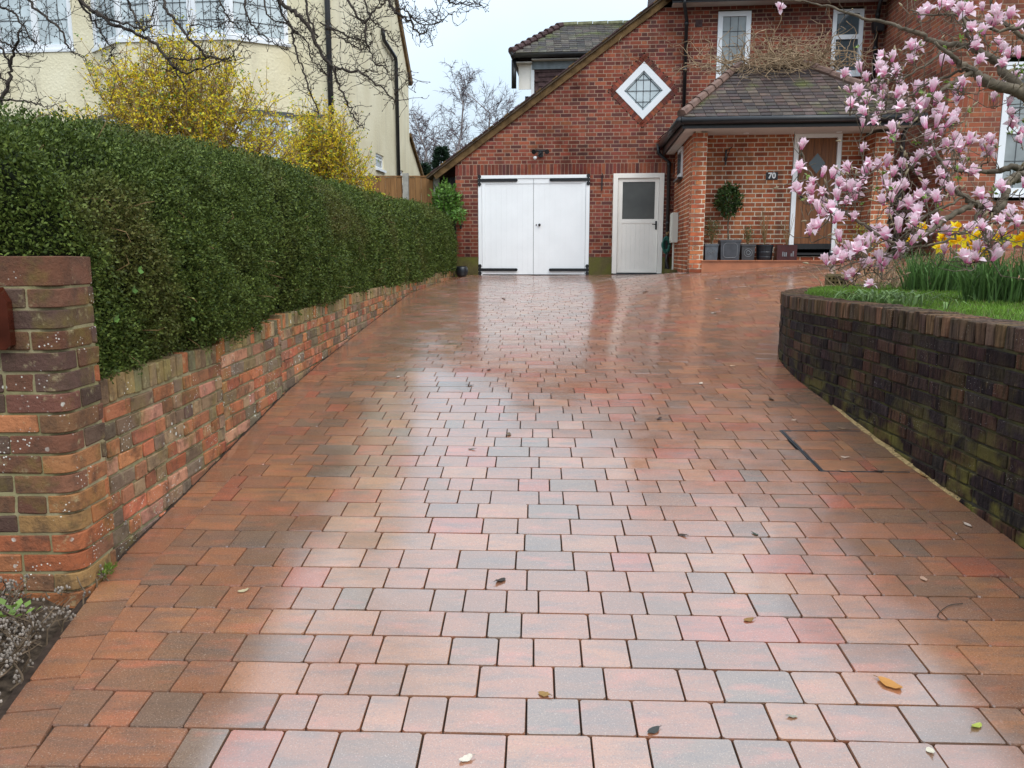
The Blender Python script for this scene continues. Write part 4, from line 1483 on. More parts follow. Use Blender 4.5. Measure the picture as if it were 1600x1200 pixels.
# ---- pots and plants on the porch step
SB = STEP + .019
def square_pot(u0, u1, h, label, mat, relief=None):
    c = (u0 + u1) / 2; r = (u1 - u0) / 2
    e = on_house('plant_pot', c, -2.88, SB, label, 'plant pot', None)
    m = MB()
    b = r * .88
    V = [(-b, -b, 0), (b, -b, 0), (b, b, 0), (-b, b, 0), (-r, -r, h), (r, -r, h), (r, r, h), (-r, r, h)]
    q = r - .022
    V += [(-q, -q, h), (q, -q, h), (q, q, h), (-q, q, h), (-q, -q, h - .04), (q, -q, h - .04), (q, q, h - .04), (-q, q, h - .04)]
    m.add(V, [(3, 2, 1, 0), (0, 1, 5, 4), (1, 2, 6, 5), (2, 3, 7, 6), (3, 0, 4, 7), (4, 5, 9, 8), (5, 6, 10, 9), (6, 7, 11, 10), (7, 4, 8, 11), (8, 9, 13, 12), (9, 10, 14, 13), (10, 11, 15, 14), (11, 8, 12, 15)])
    m.build('body', mat, e)
    m = MB(); m.box(-q + .002, q - .002, -q + .002, q - .002, h - .06, h - .03); m.build('soil', MAT['soil'], e)
    m = MB(); m.box(-r - .008, r + .008, -r - .01, -r + .02, h - .03, h - .001); m.build('rim', mat, e)
    def face(x, z): return (x, -(b + (r - b) * z / h) - .004, z)
    m = MB()
    if relief == 'octagon':
        w, z0, z1, k = b * .78, h * .12, h * .84, b * .25
        P = [(-w + k, z0), (w - k, z0), (w, z0 + k), (w, z1 - k), (w - k, z1), (-w + k, z1), (-w, z1 - k), (-w, z0 + k)]
        P = [face(*p) for p in P]; m.tube(P + [P[0]], .004, 5)
    elif relief == 'circle':
        P = [face(b * .66 * math.cos(a * PI / 8), h * .46 + b * .66 * math.sin(a * PI / 8)) for a in range(17)]; m.tube(P, .004, 5)
        P = [face(b * .34 * math.cos(a * PI / 4), h * .46 + b * .34 * math.sin(a * PI / 4)) for a in range(9)]; m.tube(P, .006, 5)
    else:
        for i in range(4):
            cx, cz = -b * .42 + i * b * .28, h * .42 + (i % 2) * .03
            P = [face(cx + .022 * math.cos(a) * (1 - a / 9), cz + .03 * math.sin(a) * (1 - a / 9)) for a in np.linspace(0, 7, 14)]; m.tube(P, .004, 5)
    m.build('relief', MAT['pot_lilac'], e)
    return e
square_pot(4.218, 4.438, .265, 'small grey square pot with swirl relief next to the porch pier', MAT['pot_grey'], 'swirl')
square_pot(4.462, 4.79, .33, 'largest dark grey square pot with octagon panel on porch step', simple('dark_grey_pot', (.055, .058, .066), .45, .25, 9, .3), 'octagon')
square_pot(4.815, 5.038, .262, 'small dark square pot with round rose relief on porch step', simple('bronze_grey_pot', (.05, .048, .05), .5, .25, 9, .3), 'circle')
e = on_house('plant_pot', 5.21, -2.88, SB, 'round black pot ringed with ridges on porch step', 'plant pot')
m = MB(); m.lathe([(.115, 0), (.125, .05), (.122, .06), (.132, .13), (.128, .14), (.14, .225), (.148, .23), (.148, .255), (.13, .255), (.128, .22), (0, .22)], 20); m.build('body', MAT['pot_black'], e)
e = on_house('trough_planter', 5.55, -2.9, SB, 'dark maroon trough planter beside the front door', 'planter')
m = MB(); m.box(-.16, .16, -.1, .1, 0, .245, skip=('t',)); m.box(-.14, .14, -.08, .08, .19, .2); m.box(-.16, .16, -.1, -.085, .2451, .25); m.box(-.16, .16, .085, .1, .2451, .25); m.build('body', MAT['pot_maroon'], e)
m = MB()
for x in (-.075, -.045, -.02, .06, .09):
    m.box(x, x + .016, -.104, -.1005, .06, .13 + random.uniform(-.02, .02))
m.build('pale_marking', MAT['pot_lilac'], e)

def crown_leaves(c, rad, n, L, W, pal, shell=.55, up=.3, rs=RS):
    d = rs.normal(size=(n, 3)); d /= np.linalg.norm(d, axis=1, keepdims=True)
    rr = shell + (1 - shell) * rs.uniform(size=(n, 1)) ** .7
    lump = np.array([mnoise.noise(tuple(x * 2.4)) for x in d])[:, None]
    P = np.array(c) + d * rr * np.array(rad) * (1 + .42 * lump)
    D = d * .7 + rs.normal(size=(n, 3)) * .6; D[:, 2] += up
    pal = np.array(pal)
    col = pal[rs.randint(len(pal), size=n)] * rs.uniform(.6, 1.4, (n, 1))
    return leaf_quads(P, D, rs.uniform(.7, 1.2, n) * L, rs.uniform(.7, 1.2, n) * W, d + rs.normal(size=(n, 3)) * .5), col

GREEN = [(.028, .06, .012), (.045, .085, .018), (.07, .12, .03), (.02, .045, .010)]
e = on_house('bay_tree', 4.62, -2.86, SB + .29, 'clipped round bay tree on a thin stem in the largest pot', 'tree')
m = MB(); m.tube([(0, 0, 0), (-.02, .02, .3), (0, 0, .55), (.0, 0, .85)], [.016, .014, .013, .010], 6); m.build('stem', MAT['bark_mag'], e)
Q, c_ = crown_leaves((-.03, 0, .68), (.20, .18, .26), 1300, .075, .026, GREEN)
quads_mesh('crown', Q, c_, MAT['leaf'], e, 'stuff')
def pot_shrub(u, label, n, rad, h, L, pal, stems=9):
    e = on_house('potted_shrub', u, -2.88, SB + .22, label, 'shrub')
    m = MB()
    for k in range(stems):
        a = random.uniform(0, 2 * PI); r = random.uniform(.2, 1) * rad
        m.tube([(0, 0, 0), (r * .5 * math.cos(a), r * .5 * math.sin(a), h * .5), (r * math.cos(a), r * math.sin(a), h * random.uniform(.75, 1.05))], [.005, .004, .002], 4)
    m.build('stems', MAT['stem_fors'], e)
    if n:
        Q, c_ = crown_leaves((0, 0, h * .62), (rad, rad, h * .45), n, L, L * .45, pal, .2)
        quads_mesh('leaves', Q, c_, MAT['leaf'], e, 'stuff')
    return e
OL = [(.10, .13, .04), (.07, .10, .03), (.15, .16, .07), (.05, .075, .02)]
pot_shrub(4.33, 'loose olive green shrub in the small swirl pot by the pier', 420, .15, .46, .035, OL, 12)
pot_shrub(4.93, 'small upright green shrub in the rose relief pot', 260, .085, .34, .03, OL, 8)
pot_shrub(5.21, 'bare twiggy plant standing in the round black pot', 40, .17, .66, .02, [(.2, .2, .08)], 13)
pot_shrub(5.57, 'sparse bare stems standing in the maroon trough', 0, .16, .52, .02, OL, 7)

# ---- dead climber over the porch roof
e = on_house('climbing_vine', 5.4, -2.0, 3.5, 'tangle of bare brown climber stems on top of the porch roof', 'climber')
m = MB()
rr = random.Random(5)
for k in range(330):
    p = Vector((rr.gauss(.05, .62), rr.uniform(-.45, .25), rr.uniform(-.08, .26) ))
    d = Vector((rr.gauss(0, 1), rr.gauss(0, .5), rr.gauss(.25, .6))).normalized()
    pts = [p]
    n = rr.randint(6, 13)
    for i in range(n):
        d = (d + Vector((rr.gauss(0, .42), rr.gauss(0, .3), rr.gauss(-.05, .38)))).normalized()
        q = pts[-1] + d * rr.uniform(.06, .11)
        floor_w = (PE[1] - 3.5 + .09 + (q.y - (PE[0] + 2.0)) * (PT[1] - PE[1]) / (PT[0] - PE[0]))
        q.z = max(q.z, min(floor_w, .10))
        q.y = min(q.y, 1.8)
        pts.append(q)
    r0 = rr.uniform(.004, .011)
    m.tube(pts, [r0 * (1 - .6 * i / n) for i in range(n + 1)], 4)
for k in range(26):                                       # runners reaching left along the wall and down the tiles
    x = rr.uniform(-1.2, .9)
    pts = [Vector((x, rr.uniform(-.3, .1), .18))]
    d = Vector((rr.uniform(-1, .4), -.4, rr.uniform(-.2, .5))).normalized()
    for i in range(9):
        d = (d + Vector((rr.gauss(-.05, .3), rr.gauss(-.03, .2), rr.gauss(-.12, .25)))).normalized()
        q = pts[-1] + d * .09
        q.z = max(q.z, PE[1] - 3.5 + .08 + (q.y - (PE[0] + 2.0)) * .71)
        pts.append(q)
    m.tube(pts, [.006 * (1 - .07 * i) for i in range(10)], 4)
m.build('stems', MAT['vine'], e)

# ================================================================ THE CREAM HOUSE NEXT DOOR
CZ = .6
cream = empty('rendered_house', (-3.302, 15.391, -CZ), -HTH, 'cream rendered house with white leaded windows and bay behind the hedge', 'house')
def wall_cells(m, a0, a1, z0, z1, holes, fn):
    xs_ = sorted(set([a0, a1] + [h[0] for h in holes] + [h[1] for h in holes]))
    zs_ = sorted(set([z0, z1] + [h[2] for h in holes] + [h[3] for h in holes]))
    for i in range(len(xs_) - 1):
        for j in range(len(zs_) - 1):
            cx, cz = (xs_[i] + xs_[i + 1]) / 2, (zs_[j] + zs_[j + 1]) / 2
            if any(h[0] < cx < h[1] and h[2] < cz < h[3] for h in holes): continue
            fn(m, xs_[i], xs_[i + 1], zs_[j], zs_[j + 1])
m = MB()
WL = (-6.62, -5.02, 3.76 + CZ, 5.35 + CZ)
wall_cells(m, -9, -.001, -.3, 7.2, [WL], lambda m, a, b, c, d: m.box(a, b, 0, .2, c, d))
SW = [(2.85, 3.55, 1.87 + CZ, 2.2 + CZ), (4.9, 5.5, 1.74 + CZ, 2.06 + CZ)]
wall_cells(m, .0, 6.3, -.3, 4.5 + CZ, SW, lambda m, a, b, c, d: m.box(-.2, 0, a + (.201 if a == 0 else 0), b, c, d))
m.prism([(.2, 4.5 + CZ), (6.3, 4.5 + CZ), (4.85, 6.1 + CZ), (3.15, 7.95 + CZ), (.2, 7.9)], -.2, 0, 'x')
m.prism([(6.301, -.3), (8.25, -.3), (8.25, 1.85 + CZ), (6.301, 3.0 + CZ)], -.25, -.02, 'x')
m.box(-.2, .0, 0.0005, .2, 0, 7.2)
m.build('wall', MAT['render'], cream)
m = MB()
m.prism([(6.45, 4.32 + CZ), (6.62, 4.42 + CZ), (3.15, 8.25 + CZ), (3.15, 8.02 + CZ)], -9, .06, 'x'); m.build('roof', MAT['wood_verge'], cream)
m = MB(); m.prism([(6.3, 3.01 + CZ), (8.4, 1.78 + CZ), (8.4, 1.86 + CZ), (6.3, 3.1 + CZ)], -3, .05, 'x'); m.build('lean_to_roof', MAT['wood_verge'], cream)
m = MB(); m.box(-8.8, -.25, .25, 6.0, 0, 7.0); m.build('interior', MAT['dark_core'], cream)
casement(WL[0] + .002, WL[1] - .002, WL[2] + .05, WL[3], .03, 'glass_pale', 3, 4, cream, f=.10, mull=(-5.80,))
def side_window(v0, v1, z0, z1):
    m = MB(); f = .05
    m.box(-.08, -.03, v0, v0 + f, z0, z1); m.box(-.08, -.03, v1 - f, v1, z0, z1); m.box(-.08, -.031, v0 + f, v1 - f, z0, z0 + f); m.box(-.08, -.031, v0 + f, v1 - f, z1 - f, z1)
    m.box(-.08, -.0315, v0 + f, v1 - f, z0 + (z1 - z0) * .62, z0 + (z1 - z0) * .62 + .03)
    o = m.build('window', MAT['pvc'], cream)
    part('pane', MAT['glass_mid'], o, (-.07, -.05, v0 + f, v1 - f, z0 + f, z1 - f))
    part('sill', MAT['pvc'], o, (-.03, .05, v0 - .04, v1 + .04, z0 - .05, z0 - .001))
for s_ in SW: side_window(*s_)
# canted two-storey bay
BP = [(-4.62, -.0005), (-3.76, -.62), (-1.66, -.62), (-.82, -.0005)]
def bay_band(name, mat, z0, z1, out=0., label=None):
    c = Vector((-2.7, .2))
    m = MB()
    P = [Vector(p) + (Vector(p) - c).normalized() * out for p in BP]
    P = [(p.x, min(p.y, -.0005)) for p in P]
    m.prism(P, z0, z1, 'z')
    return m.build(name, mat, cream)
bay_band('bay_wall', MAT['render'], -.3, 1.0 + CZ)
bay_band('bay_apron', MAT['render'], 2.58 + CZ, 3.74 + CZ)
bay_band('bay_ledge', MAT['lead'], 2.50 + CZ, 2.579 + CZ, .04)
bay_band('bay_sill', MAT['pvc'], 3.741 + CZ, 3.80 + CZ, .05)
bay_band('bay_top', MAT['render'], 5.3 + CZ, 6.6 + CZ)
for z0, z1 in ((3.801 + CZ, 5.299 + CZ), (1.001 + CZ, 2.499 + CZ)):
    for i in range(3):
        a, b = Vector(BP[i]), Vector(BP[i + 1])
        L = (b - a).length; d = (b - a) / L
        inn = Vector((-d.y, d.x))
        T = Matrix(((d.x, inn.x, 0, a.x), (d.y, inn.y, 0, a.y), (0, 0, 1, 0), (0, 0, 0, 1)))
        n = 1 if i != 1 else 3
        m = MB(); f = .075
        xs_ = [L * k / n for k in range(n + 1)]
        for k in range(n):
            x0, x1 = xs_[k] + .003, xs_[k + 1] - .003
            m.box(x0, x0 + f, .002, .07, z0, z1); m.box(x1 - f, x1, .002, .07, z0, z1); m.box(x0 + f, x1 - f, .003, .07, z0, z0 + f); m.box(x0 + f, x1 - f, .003, .07, z1 - f, z1)
        m.v = [tuple(T @ Vector(p)) for p in m.v]
        o = m.build('bay_window', MAT['pvc'], cream)
        for k in range(n):
            x0, x1 = xs_[k] + f, xs_[k + 1] - f
            g = MB(); g.box(x0, x1, .04, .05, z0 + f, z1 - f); g.v = [tuple(T @ Vector(p)) for p in g.v]; g.build('pane', MAT['glass_pale'], o)
            g = MB()
            for q in range(1, 4):
                x = x0 + (x1 - x0) * q / 4; g.box(x - .006, x + .006, .034, .039, z0 + f, z1 - f)
            for q in range(1, 5):
                zz_ = z0 + (z1 - z0) * q / 5; g.box(x0, x1, .030, .0335, zz_ - .006, zz_ + .006)
            g.v = [tuple(T @ Vector(p)) for p in g.v]; g.build('lead_strip', MAT['lead'], o)
m = MB(); m.box(-.8, -.05, -.04, -.001, 2.5 + CZ, 2.54 + CZ); m.build('string_ledge', MAT['lead'], cream)
m = MB(); m.tube([(-.05, -.05, 7.1), (-.05, -.05, 5.5), (-.05, -.05, .2)], .05, 10)
for z_ in (2.9, 4.6, 5.6): m.tube([(-.05, -.05, z_), (-.05, -.05, z_ + .08)], .062, 10)
m.build('downpipe', MAT['gutter'], cream, True)
m = MB(); m.tube([(.06, 3.5, 4.95 + CZ), (.06, 3.62, 4.75 + CZ), (.06, 4.68, 4.62 + CZ), (.06, 4.74, 4.5 + CZ), (.06, 4.74, .2)], .045, 10)
m.build('downpipe', MAT['gutter'], cream, True)
m = MB(); m.tube([(.012, 2.2, 4.9 + CZ), (.012, 4.2, 4.2 + CZ), (.012, 5.6, 3.9 + CZ)], .008, 4); m.build('cable', MAT['box_cream'], cream)

# ---- fence between the houses
FY = 17.2
fence = empty('garden_fence', (-2.25, FY, -.45), 0, 'brown close board fence with concrete posts behind the hedge', 'fence')
for x0, x1 in ((-4.6, -2.31), (-2.17, -1.66)):
    n = int((x1 - x0) / .115)
    for i in range(n):
        w_ = (x1 - x0) / n
        part('fence_board', MAT['fence'], fence, (x0 + 2.25 + i * w_, x0 + 2.25 + (i + 1) * w_ - .004, -.012 - (.012 if i % 2 else 0), .006, .1, 2.02 + random.uniform(-.004, .004)))
    part('rail', MAT['fence'], fence, (x0 + 2.25, x1 + 2.25, .007, .05, .5, .58), (x0 + 2.25, x1 + 2.25, .007, .05, 1.7, 1.78))
    part('capping', MAT['fence'], fence, (x0 + 2.25, x1 + 2.25, -.03, .05, 2.026, 2.05))
for x in (-2.24, -1.59):
    m = MB(); m.box(x + 2.25 - .06, x + 2.25 + .06, -.06, .06, 0, 2.1); m.build('post', MAT['concrete'], fence)
e = empty('side_gate', (-1.33, 17.6, -.45), 0, 'black timber side gate in shadow beside the garage corner', 'gate')
for k in range(4): part('gate_board', MAT['black'], e, (-.2 + k * .1, -.2 + k * .1 + .096, -.015, .015, .05, 2.05))
part('gate_rail', MAT['black'], e, (-.2, .2, .016, .05, .4, .5), (-.2, .2, .016, .05, 1.6, 1.7))
e = empty('black_bucket', (-1.02, 16.25, G(-1.02, 16.25)), 0, 'small black round pot at the far end of the hedge', 'pot')
m = MB(); m.lathe([(.07, 0), (.115, .05), (.13, .12), (.115, .19), (.10, .21), (.09, .19), (0, .18)], 14); m.build('body', MAT['pot_black'], e, True)

# ================================================================ PLANTS
# ---- clipped hedge above the left wall
hedge = empty('hedge', (-2.3, 9.5, -.6), 0, 'long clipped dark green hedge along the left side of the driveway', 'hedge')
HOFF = np.array((2.3, -9.5, .6))
def hedge_face(y): return float(np.interp(y, [2.0, 3.1, 12.6, 16.3, 17], [-1.70, -1.63, -1.63, -1.13, -1.1]))
def hedge_top(y): return float(np.interp(y, [2.0, 3.2, 4.1, 5.15, 7, 11.7, 15.6, 16.2, 16.45], [.48, .55, .62, .70, .76, .84, .90, .80, .6]))
def hedge_bot(y):
    return float(np.interp(y, [2.0, 3.1, 4.5, 5.7, 8.0, 10.5, 13, 16.4], [-.50, -.54, -.53, -.49, -.45, -.47, -.49, -.40]))
def hedge_pt(y, t):
    """t 0..1 : bottom of the face, up, over the shoulder, to the back of the top"""
    f, zt, zb = hedge_face(y), hedge_top(y), hedge_bot(y)
    prof = [(0, -.06, zb), (.10, .0, zb + .14), (.45, .02, zb + (zt - zb) * .55), (.62, -.05, zt - .24), (.72, -.17, zt - .10), (.80, -.34, zt - .025), (.90, -.65, zt), (1.0, -1.05, zt - .02)]
    T = [p[0] for p in prof]
    x = f + float(np.interp(t, T, [p[1] for p in prof]))
    z = float(np.interp(t, T, [p[2] for p in prof]))
    n1 = mnoise.noise((y * 1.1, z * 1.6, x)); n2 = mnoise.noise((y * 4, z * 4, x * 4 + 7))
    n3 = mnoise.noise((y * 2.2, z * .7, 11))
    k = .07 * n1 + .04 * n2 + .05 * n3
    end = ss((16.5 - y) / .35)
    x = x + (k if t < .75 else 0) - (1 - end) * .12
    z = z + (k * .8 if t > .6 else 0)
    return (x, y, z)
ny, nt = 200, 26
HY = [3.10 + (16.45 - 3.10) * (j / ny) for j in range(ny + 1)]
HP = np.array([[hedge_pt(y, i / nt) for i in range(nt + 1)] for y in HY])
dU = np.gradient(HP, axis=0); dV = np.gradient(HP, axis=1)
HN = np.cross(dU, dV); HN /= np.linalg.norm(HN, axis=2, keepdims=True)
if HN[50, 5, 0] < 0: HN = -HN
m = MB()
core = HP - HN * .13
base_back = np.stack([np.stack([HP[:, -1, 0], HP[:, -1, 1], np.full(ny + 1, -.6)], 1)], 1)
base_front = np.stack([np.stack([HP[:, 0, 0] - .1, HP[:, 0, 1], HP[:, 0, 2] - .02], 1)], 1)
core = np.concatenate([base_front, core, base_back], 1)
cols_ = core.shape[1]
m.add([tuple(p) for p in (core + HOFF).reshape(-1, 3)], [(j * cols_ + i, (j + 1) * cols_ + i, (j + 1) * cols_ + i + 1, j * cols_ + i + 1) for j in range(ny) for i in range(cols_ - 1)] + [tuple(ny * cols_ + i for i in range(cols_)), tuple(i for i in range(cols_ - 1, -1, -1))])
m.build('shade_core', MAT['dark_core'], hedge)  # added near-black core: blocks light and stands in for shade inside the hedge
def hedge_leaves(n, y0, y1, L):
    j = (RS.uniform(y0, y1, n) - 3.10) / (16.45 - 3.10) * ny
    i = RS.uniform(0, nt, n)
    j0, i0 = np.clip(j.astype(int), 0, ny - 1), np.clip(i.astype(int), 0, nt - 1)
    fj, fi = (j - j0)[:, None], (i - i0)[:, None]
    P = HP[j0, i0] * (1 - fj) * (1 - fi) + HP[j0 + 1, i0] * fj * (1 - fi) + HP[j0, i0 + 1] * (1 - fj) * fi + HP[j0 + 1, i0 + 1] * fj * fi
    N = HN[j0, i0]
    clump = np.array([mnoise.noise((p[0] * 9, p[1] * 9, p[2] * 9)) for p in P])
    big = np.array([mnoise.noise((p[0] * 1.3, p[1] * 1.3, p[2] * 1.7 + 4)) for p in P])
    fine = np.array([mnoise.noise((p[0] * 22, p[1] * 22, p[2] * 22 + 3)) for p in P])
    depth = RS.uniform(-.10, .012, n) + .05 * clump + .045 * fine
    P = P + N * depth[:, None]
    D = N * .75 + RS.normal(size=(n, 3)) * .65; D[:, 2] += .25
    a, b, c = np.array([.030, .052, .009]), np.array([.145, .190, .040]), np.array([.13, .105, .034])
    mixv = np.clip(.42 + RS.normal(0, .32, n), 0, 1)[:, None]
    col = a * (1 - mixv) + b * mixv
    br = (np.clip(big * 1.6 - .15, 0, .75) * RS.uniform(.3, 1, n))[:, None]
    col = col * (1 - br) + c * br
    col *= RS.uniform(.65, 1.35, (n, 1))
    Ls = RS.uniform(.75, 1.3, n) * L
    return leaf_quads(P + HOFF, D, Ls, Ls * RS.uniform(.42, .62, n), N + RS.normal(size=(n, 3)) * .7), col
def hedge_cap(n):
    i = RS.uniform(0, nt, n); i0 = np.clip(i.astype(int), 0, nt - 1); fi = (i - i0)[:, None]
    edge = HP[0, i0] * (1 - fi) + HP[0, i0 + 1] * fi
    ctr = np.array([HP[0, -1, 0] - .2, 3.1, -.3])
    k = RS.uniform(0, 1, (n, 1)) ** .6
    P = ctr + (edge - ctr) * k
    P[:, 1] = 3.10 - .16 * (1 - k[:, 0] ** 3) - RS.uniform(-.02, .04, n) + .03 * np.array([mnoise.noise((p[0] * 7, 0, p[2] * 7)) for p in P])
    P = P[(P[:, 2] > -.01) | (P[:, 0] < -2.2)]
    n = len(P)
    D = np.tile([.1, -.8, .3], (n, 1)) + RS.normal(size=(n, 3)) * .6
    col = (np.array([.030, .052, .009]) + RS.uniform(0, 1, (n, 1)) * np.array([.11, .13, .028])) * RS.uniform(.65, 1.35, (n, 1))
    L = RS.uniform(.75, 1.3, n) * .018
    return leaf_quads(P + HOFF, D, L, L * .5, np.tile([0., -1, .3], (n, 1)) + RS.normal(size=(n, 3)) * .7), col
qs, cs_ = zip(hedge_cap(26000), hedge_leaves(120000, 3.10, 5.4, .0165), hedge_leaves(95000, 5.4, 9.2, .021), hedge_leaves(70000, 9.2, 16.45, .032))
quads_mesh('foliage', np.concatenate(qs), np.concatenate(cs_), MAT['hedge'], hedge, 'stuff')
m = MB()
for k in range(90):                                     # stray twigs
    y = 3.2 + 12 * random.random() ** 1.6; t_ = random.random() * .95
    p = Vector(hedge_pt(y, t_)); jn = min(ny, max(0, int((y - 3.1) / 13.35 * ny)))
    nn = Vector(HN[jn, int(t_ * nt)])
    d = (nn * .5 + Vector((random.gauss(0, .5), random.gauss(0, .7), random.gauss(0, .6)))).normalized()
    q = p + d * random.uniform(.05, .15)
    m.tube([Vector(HOFF) + p - nn * .04, Vector(HOFF) + (p + q) / 2 + nn * .012, Vector(HOFF) + q - nn * .01], [.002, .0016, .001], 4)
m.build('stray_twigs', MAT['stem_fors'], hedge, kind='stuff')
ivy = []
for (x, y, zc_) in ((263, 423, 3.35), (249, 455, 3.3), (322, 500, 3.9), (170, 502, 3.15)):
    p = at(x, y, zc_); p.x = hedge_face(p.y) + .05
    for a in (-1.1 + random.gauss(0, .3), .2 + random.gauss(0, .3), 1.5 + random.gauss(0, .4)):
        d = Vector((.5, math.sin(a), math.cos(a)))
        ivy.append((np.array(p) + HOFF, np.array(d)))
quads_mesh('ivy_leaves', leaf_quads(np.array([a for a, b in ivy]), np.array([b for a, b in ivy]), RS.uniform(.02, .036, len(ivy)), .022, np.tile([1., 0, 0], (len(ivy), 1))), np.tile([.14, .28, .06], (len(ivy), 1)) * RS.uniform(.7, 1.2, (len(ivy), 1)), MAT['leaf'], hedge)

# ---- generic branching
def catmull(P, n=5):
    P = [Vector(p) for p in P]
    Q = [P[0] * 2 - P[1]] + P + [P[-1] * 2 - P[-2]]
    out = []
    for i in range(1, len(Q) - 2):
        for k in range(n):
            t = k / n
            a, b, c, d = Q[i - 1], Q[i], Q[i + 1], Q[i + 2]
            out.append(.5 * ((2 * b) + (c - a) * t + (2 * a - 5 * b + 4 * c - d) * t * t + (3 * b - a - 3 * c + d) * t ** 3))
    out.append(P[-1])
    return out

# ---- magnolia: trunk outside the frame on the lawn, limbs reaching over the wall
MT = Vector((4.75, 6.25, lawn_z(4.75, 6.25) - .05))
magnolia = empty('magnolia_tree', MT, 0, 'magnolia tree with pink and white flowers on spreading bare branches', 'tree')
MLIMB = [  # (points as px, py, depth), start radius, end radius
    ([(1600, 146, 5.9), (1571, 138, 5.85), (1543, 128, 5.8), (1522, 112, 5.8), (1510, 104, 5.75), (1496, 96, 5.7), (1483, 83, 5.65), (1462, 66, 5.6)], .045, .010),
    ([(1600, 141, 6.0), (1571, 117, 6.05), (1562, 100, 6.1), (1543, 88, 6.1), (1524, 78, 6.15), (1504, 70, 6.2), (1478, 68, 6.25), (1454, 62, 6.3), (1434, 50, 6.3), (1412, 44, 6.3), (1390, 37, 6.35), (1350, 28, 6.4), (1300, 12, 6.45), (1262, 4, 6.5), (1225, 0, 6.5)], .036, .004),
    ([(1524, 78, 6.15), (1512, 55, 6.1), (1506, 30, 6.1), (1500, 5, 6.1), (1496, -30, 6.1)], .018, .007),
    ([(1600, 60, 6.0), (1575, 40, 6.0), (1560, 25, 6.0), (1548, 5, 6.0), (1540, -30, 6.0)], .018, .007),
    ([(1600, 40, 5.8), (1560, 48, 5.8), (1530, 35, 5.8), (1490, 22, 5.85), (1450, 25, 5.9), (1420, 15, 5.95)], .014, .004),
    ([(1522, 112, 5.8), (1500, 121, 5.75), (1478, 138, 5.7), (1454, 151, 5.65), (1437, 161, 5.6), (1405, 172, 5.6), (1375, 178, 5.55)], .020, .005),
    ([(1510, 104, 5.75), (1480, 118, 5.8), (1450, 128, 5.85), (1420, 150, 5.9), (1390, 165, 5.9), (1355, 172, 5.95)], .012, .004),
    ([(1478, 68, 6.25), (1460, 92, 6.2), (1440, 105, 6.15), (1415, 120, 6.1), (1380, 128, 6.05), (1350, 135, 6.0)], .010, .004),
    ([(1600, 274, 5.55), (1584, 278, 5.5), (1575, 284, 5.5), (1572, 300, 5.45), (1566, 317, 5.45), (1558, 327, 5.4), (1540, 323, 5.4), (1521, 316, 5.35), (1505, 306, 5.35), (1492, 298, 5.35), (1484, 287, 5.35), (1479, 270, 5.4), (1470, 250, 5.4), (1455, 220, 5.45)], .034, .005),
    ([(1600, 262, 5.7), (1580, 262, 5.7), (1556, 268, 5.75), (1532, 268, 5.8), (1500, 267, 5.8), (1480, 255, 5.85), (1450, 245, 5.85), (1420, 240, 5.9)], .026, .004),
    ([(1521, 318, 5.35), (1505, 327, 5.35), (1486, 337, 5.3), (1467, 350, 5.3), (1440, 372, 5.3), (1418, 383, 5.35), (1380, 371, 5.4), (1350, 351, 5.45), (1315, 330, 5.5), (1287, 300, 5.55), (1266, 270, 5.6), (1252, 240, 5.6)], .022, .004),
    ([(1536, 324, 5.4), (1521, 347, 5.35), (1508, 360, 5.3), (1485, 374, 5.3), (1445, 384, 5.3), (1405, 392, 5.3), (1370, 402, 5.35), (1330, 398, 5.4)], .012, .004),
    ([(1505, 308, 5.35), (1477, 322, 5.3), (1445, 339, 5.3), (1426, 358, 5.3), (1408, 372, 5.3), (1380, 395, 5.3)], .010, .004),
    ([(1558, 327, 5.4), (1545, 345, 5.35), (1540, 365, 5.3), (1545, 385, 5.3)], .010, .005),
    ([(1600, 345, 5.2), (1570, 345, 5.2), (1545, 350, 5.2), (1530, 362, 5.2)], .010, .004),
    ([(1484, 290, 5.35), (1460, 300, 5.4), (1430, 310, 5.45), (1400, 318, 5.5), (1380, 330, 5.5)], .010, .004),
    ([(1350, 351, 5.45), (1330, 340, 5.5), (1300, 318, 5.55), (1275, 312, 5.55)], .007, .003),
]
m = MB()
nodes = []
for P, r0, r1 in MLIMB:
    pts = catmull([at(*p) - MT for p in P], 5)
    n = len(pts)
    pts = [p + Vector([random.gauss(0, .006) for _ in range(3)]) for p in pts]
    rad = [r0 + (r1 - r0) * i / (n - 1) for i in range(n)]
    m.tube(pts, rad, 8 if r0 > .015 else 6)
    for i in range(0, n):
        q = proj(pts[i] + MT)
        nodes.append((pts[i], q, rad[i]))
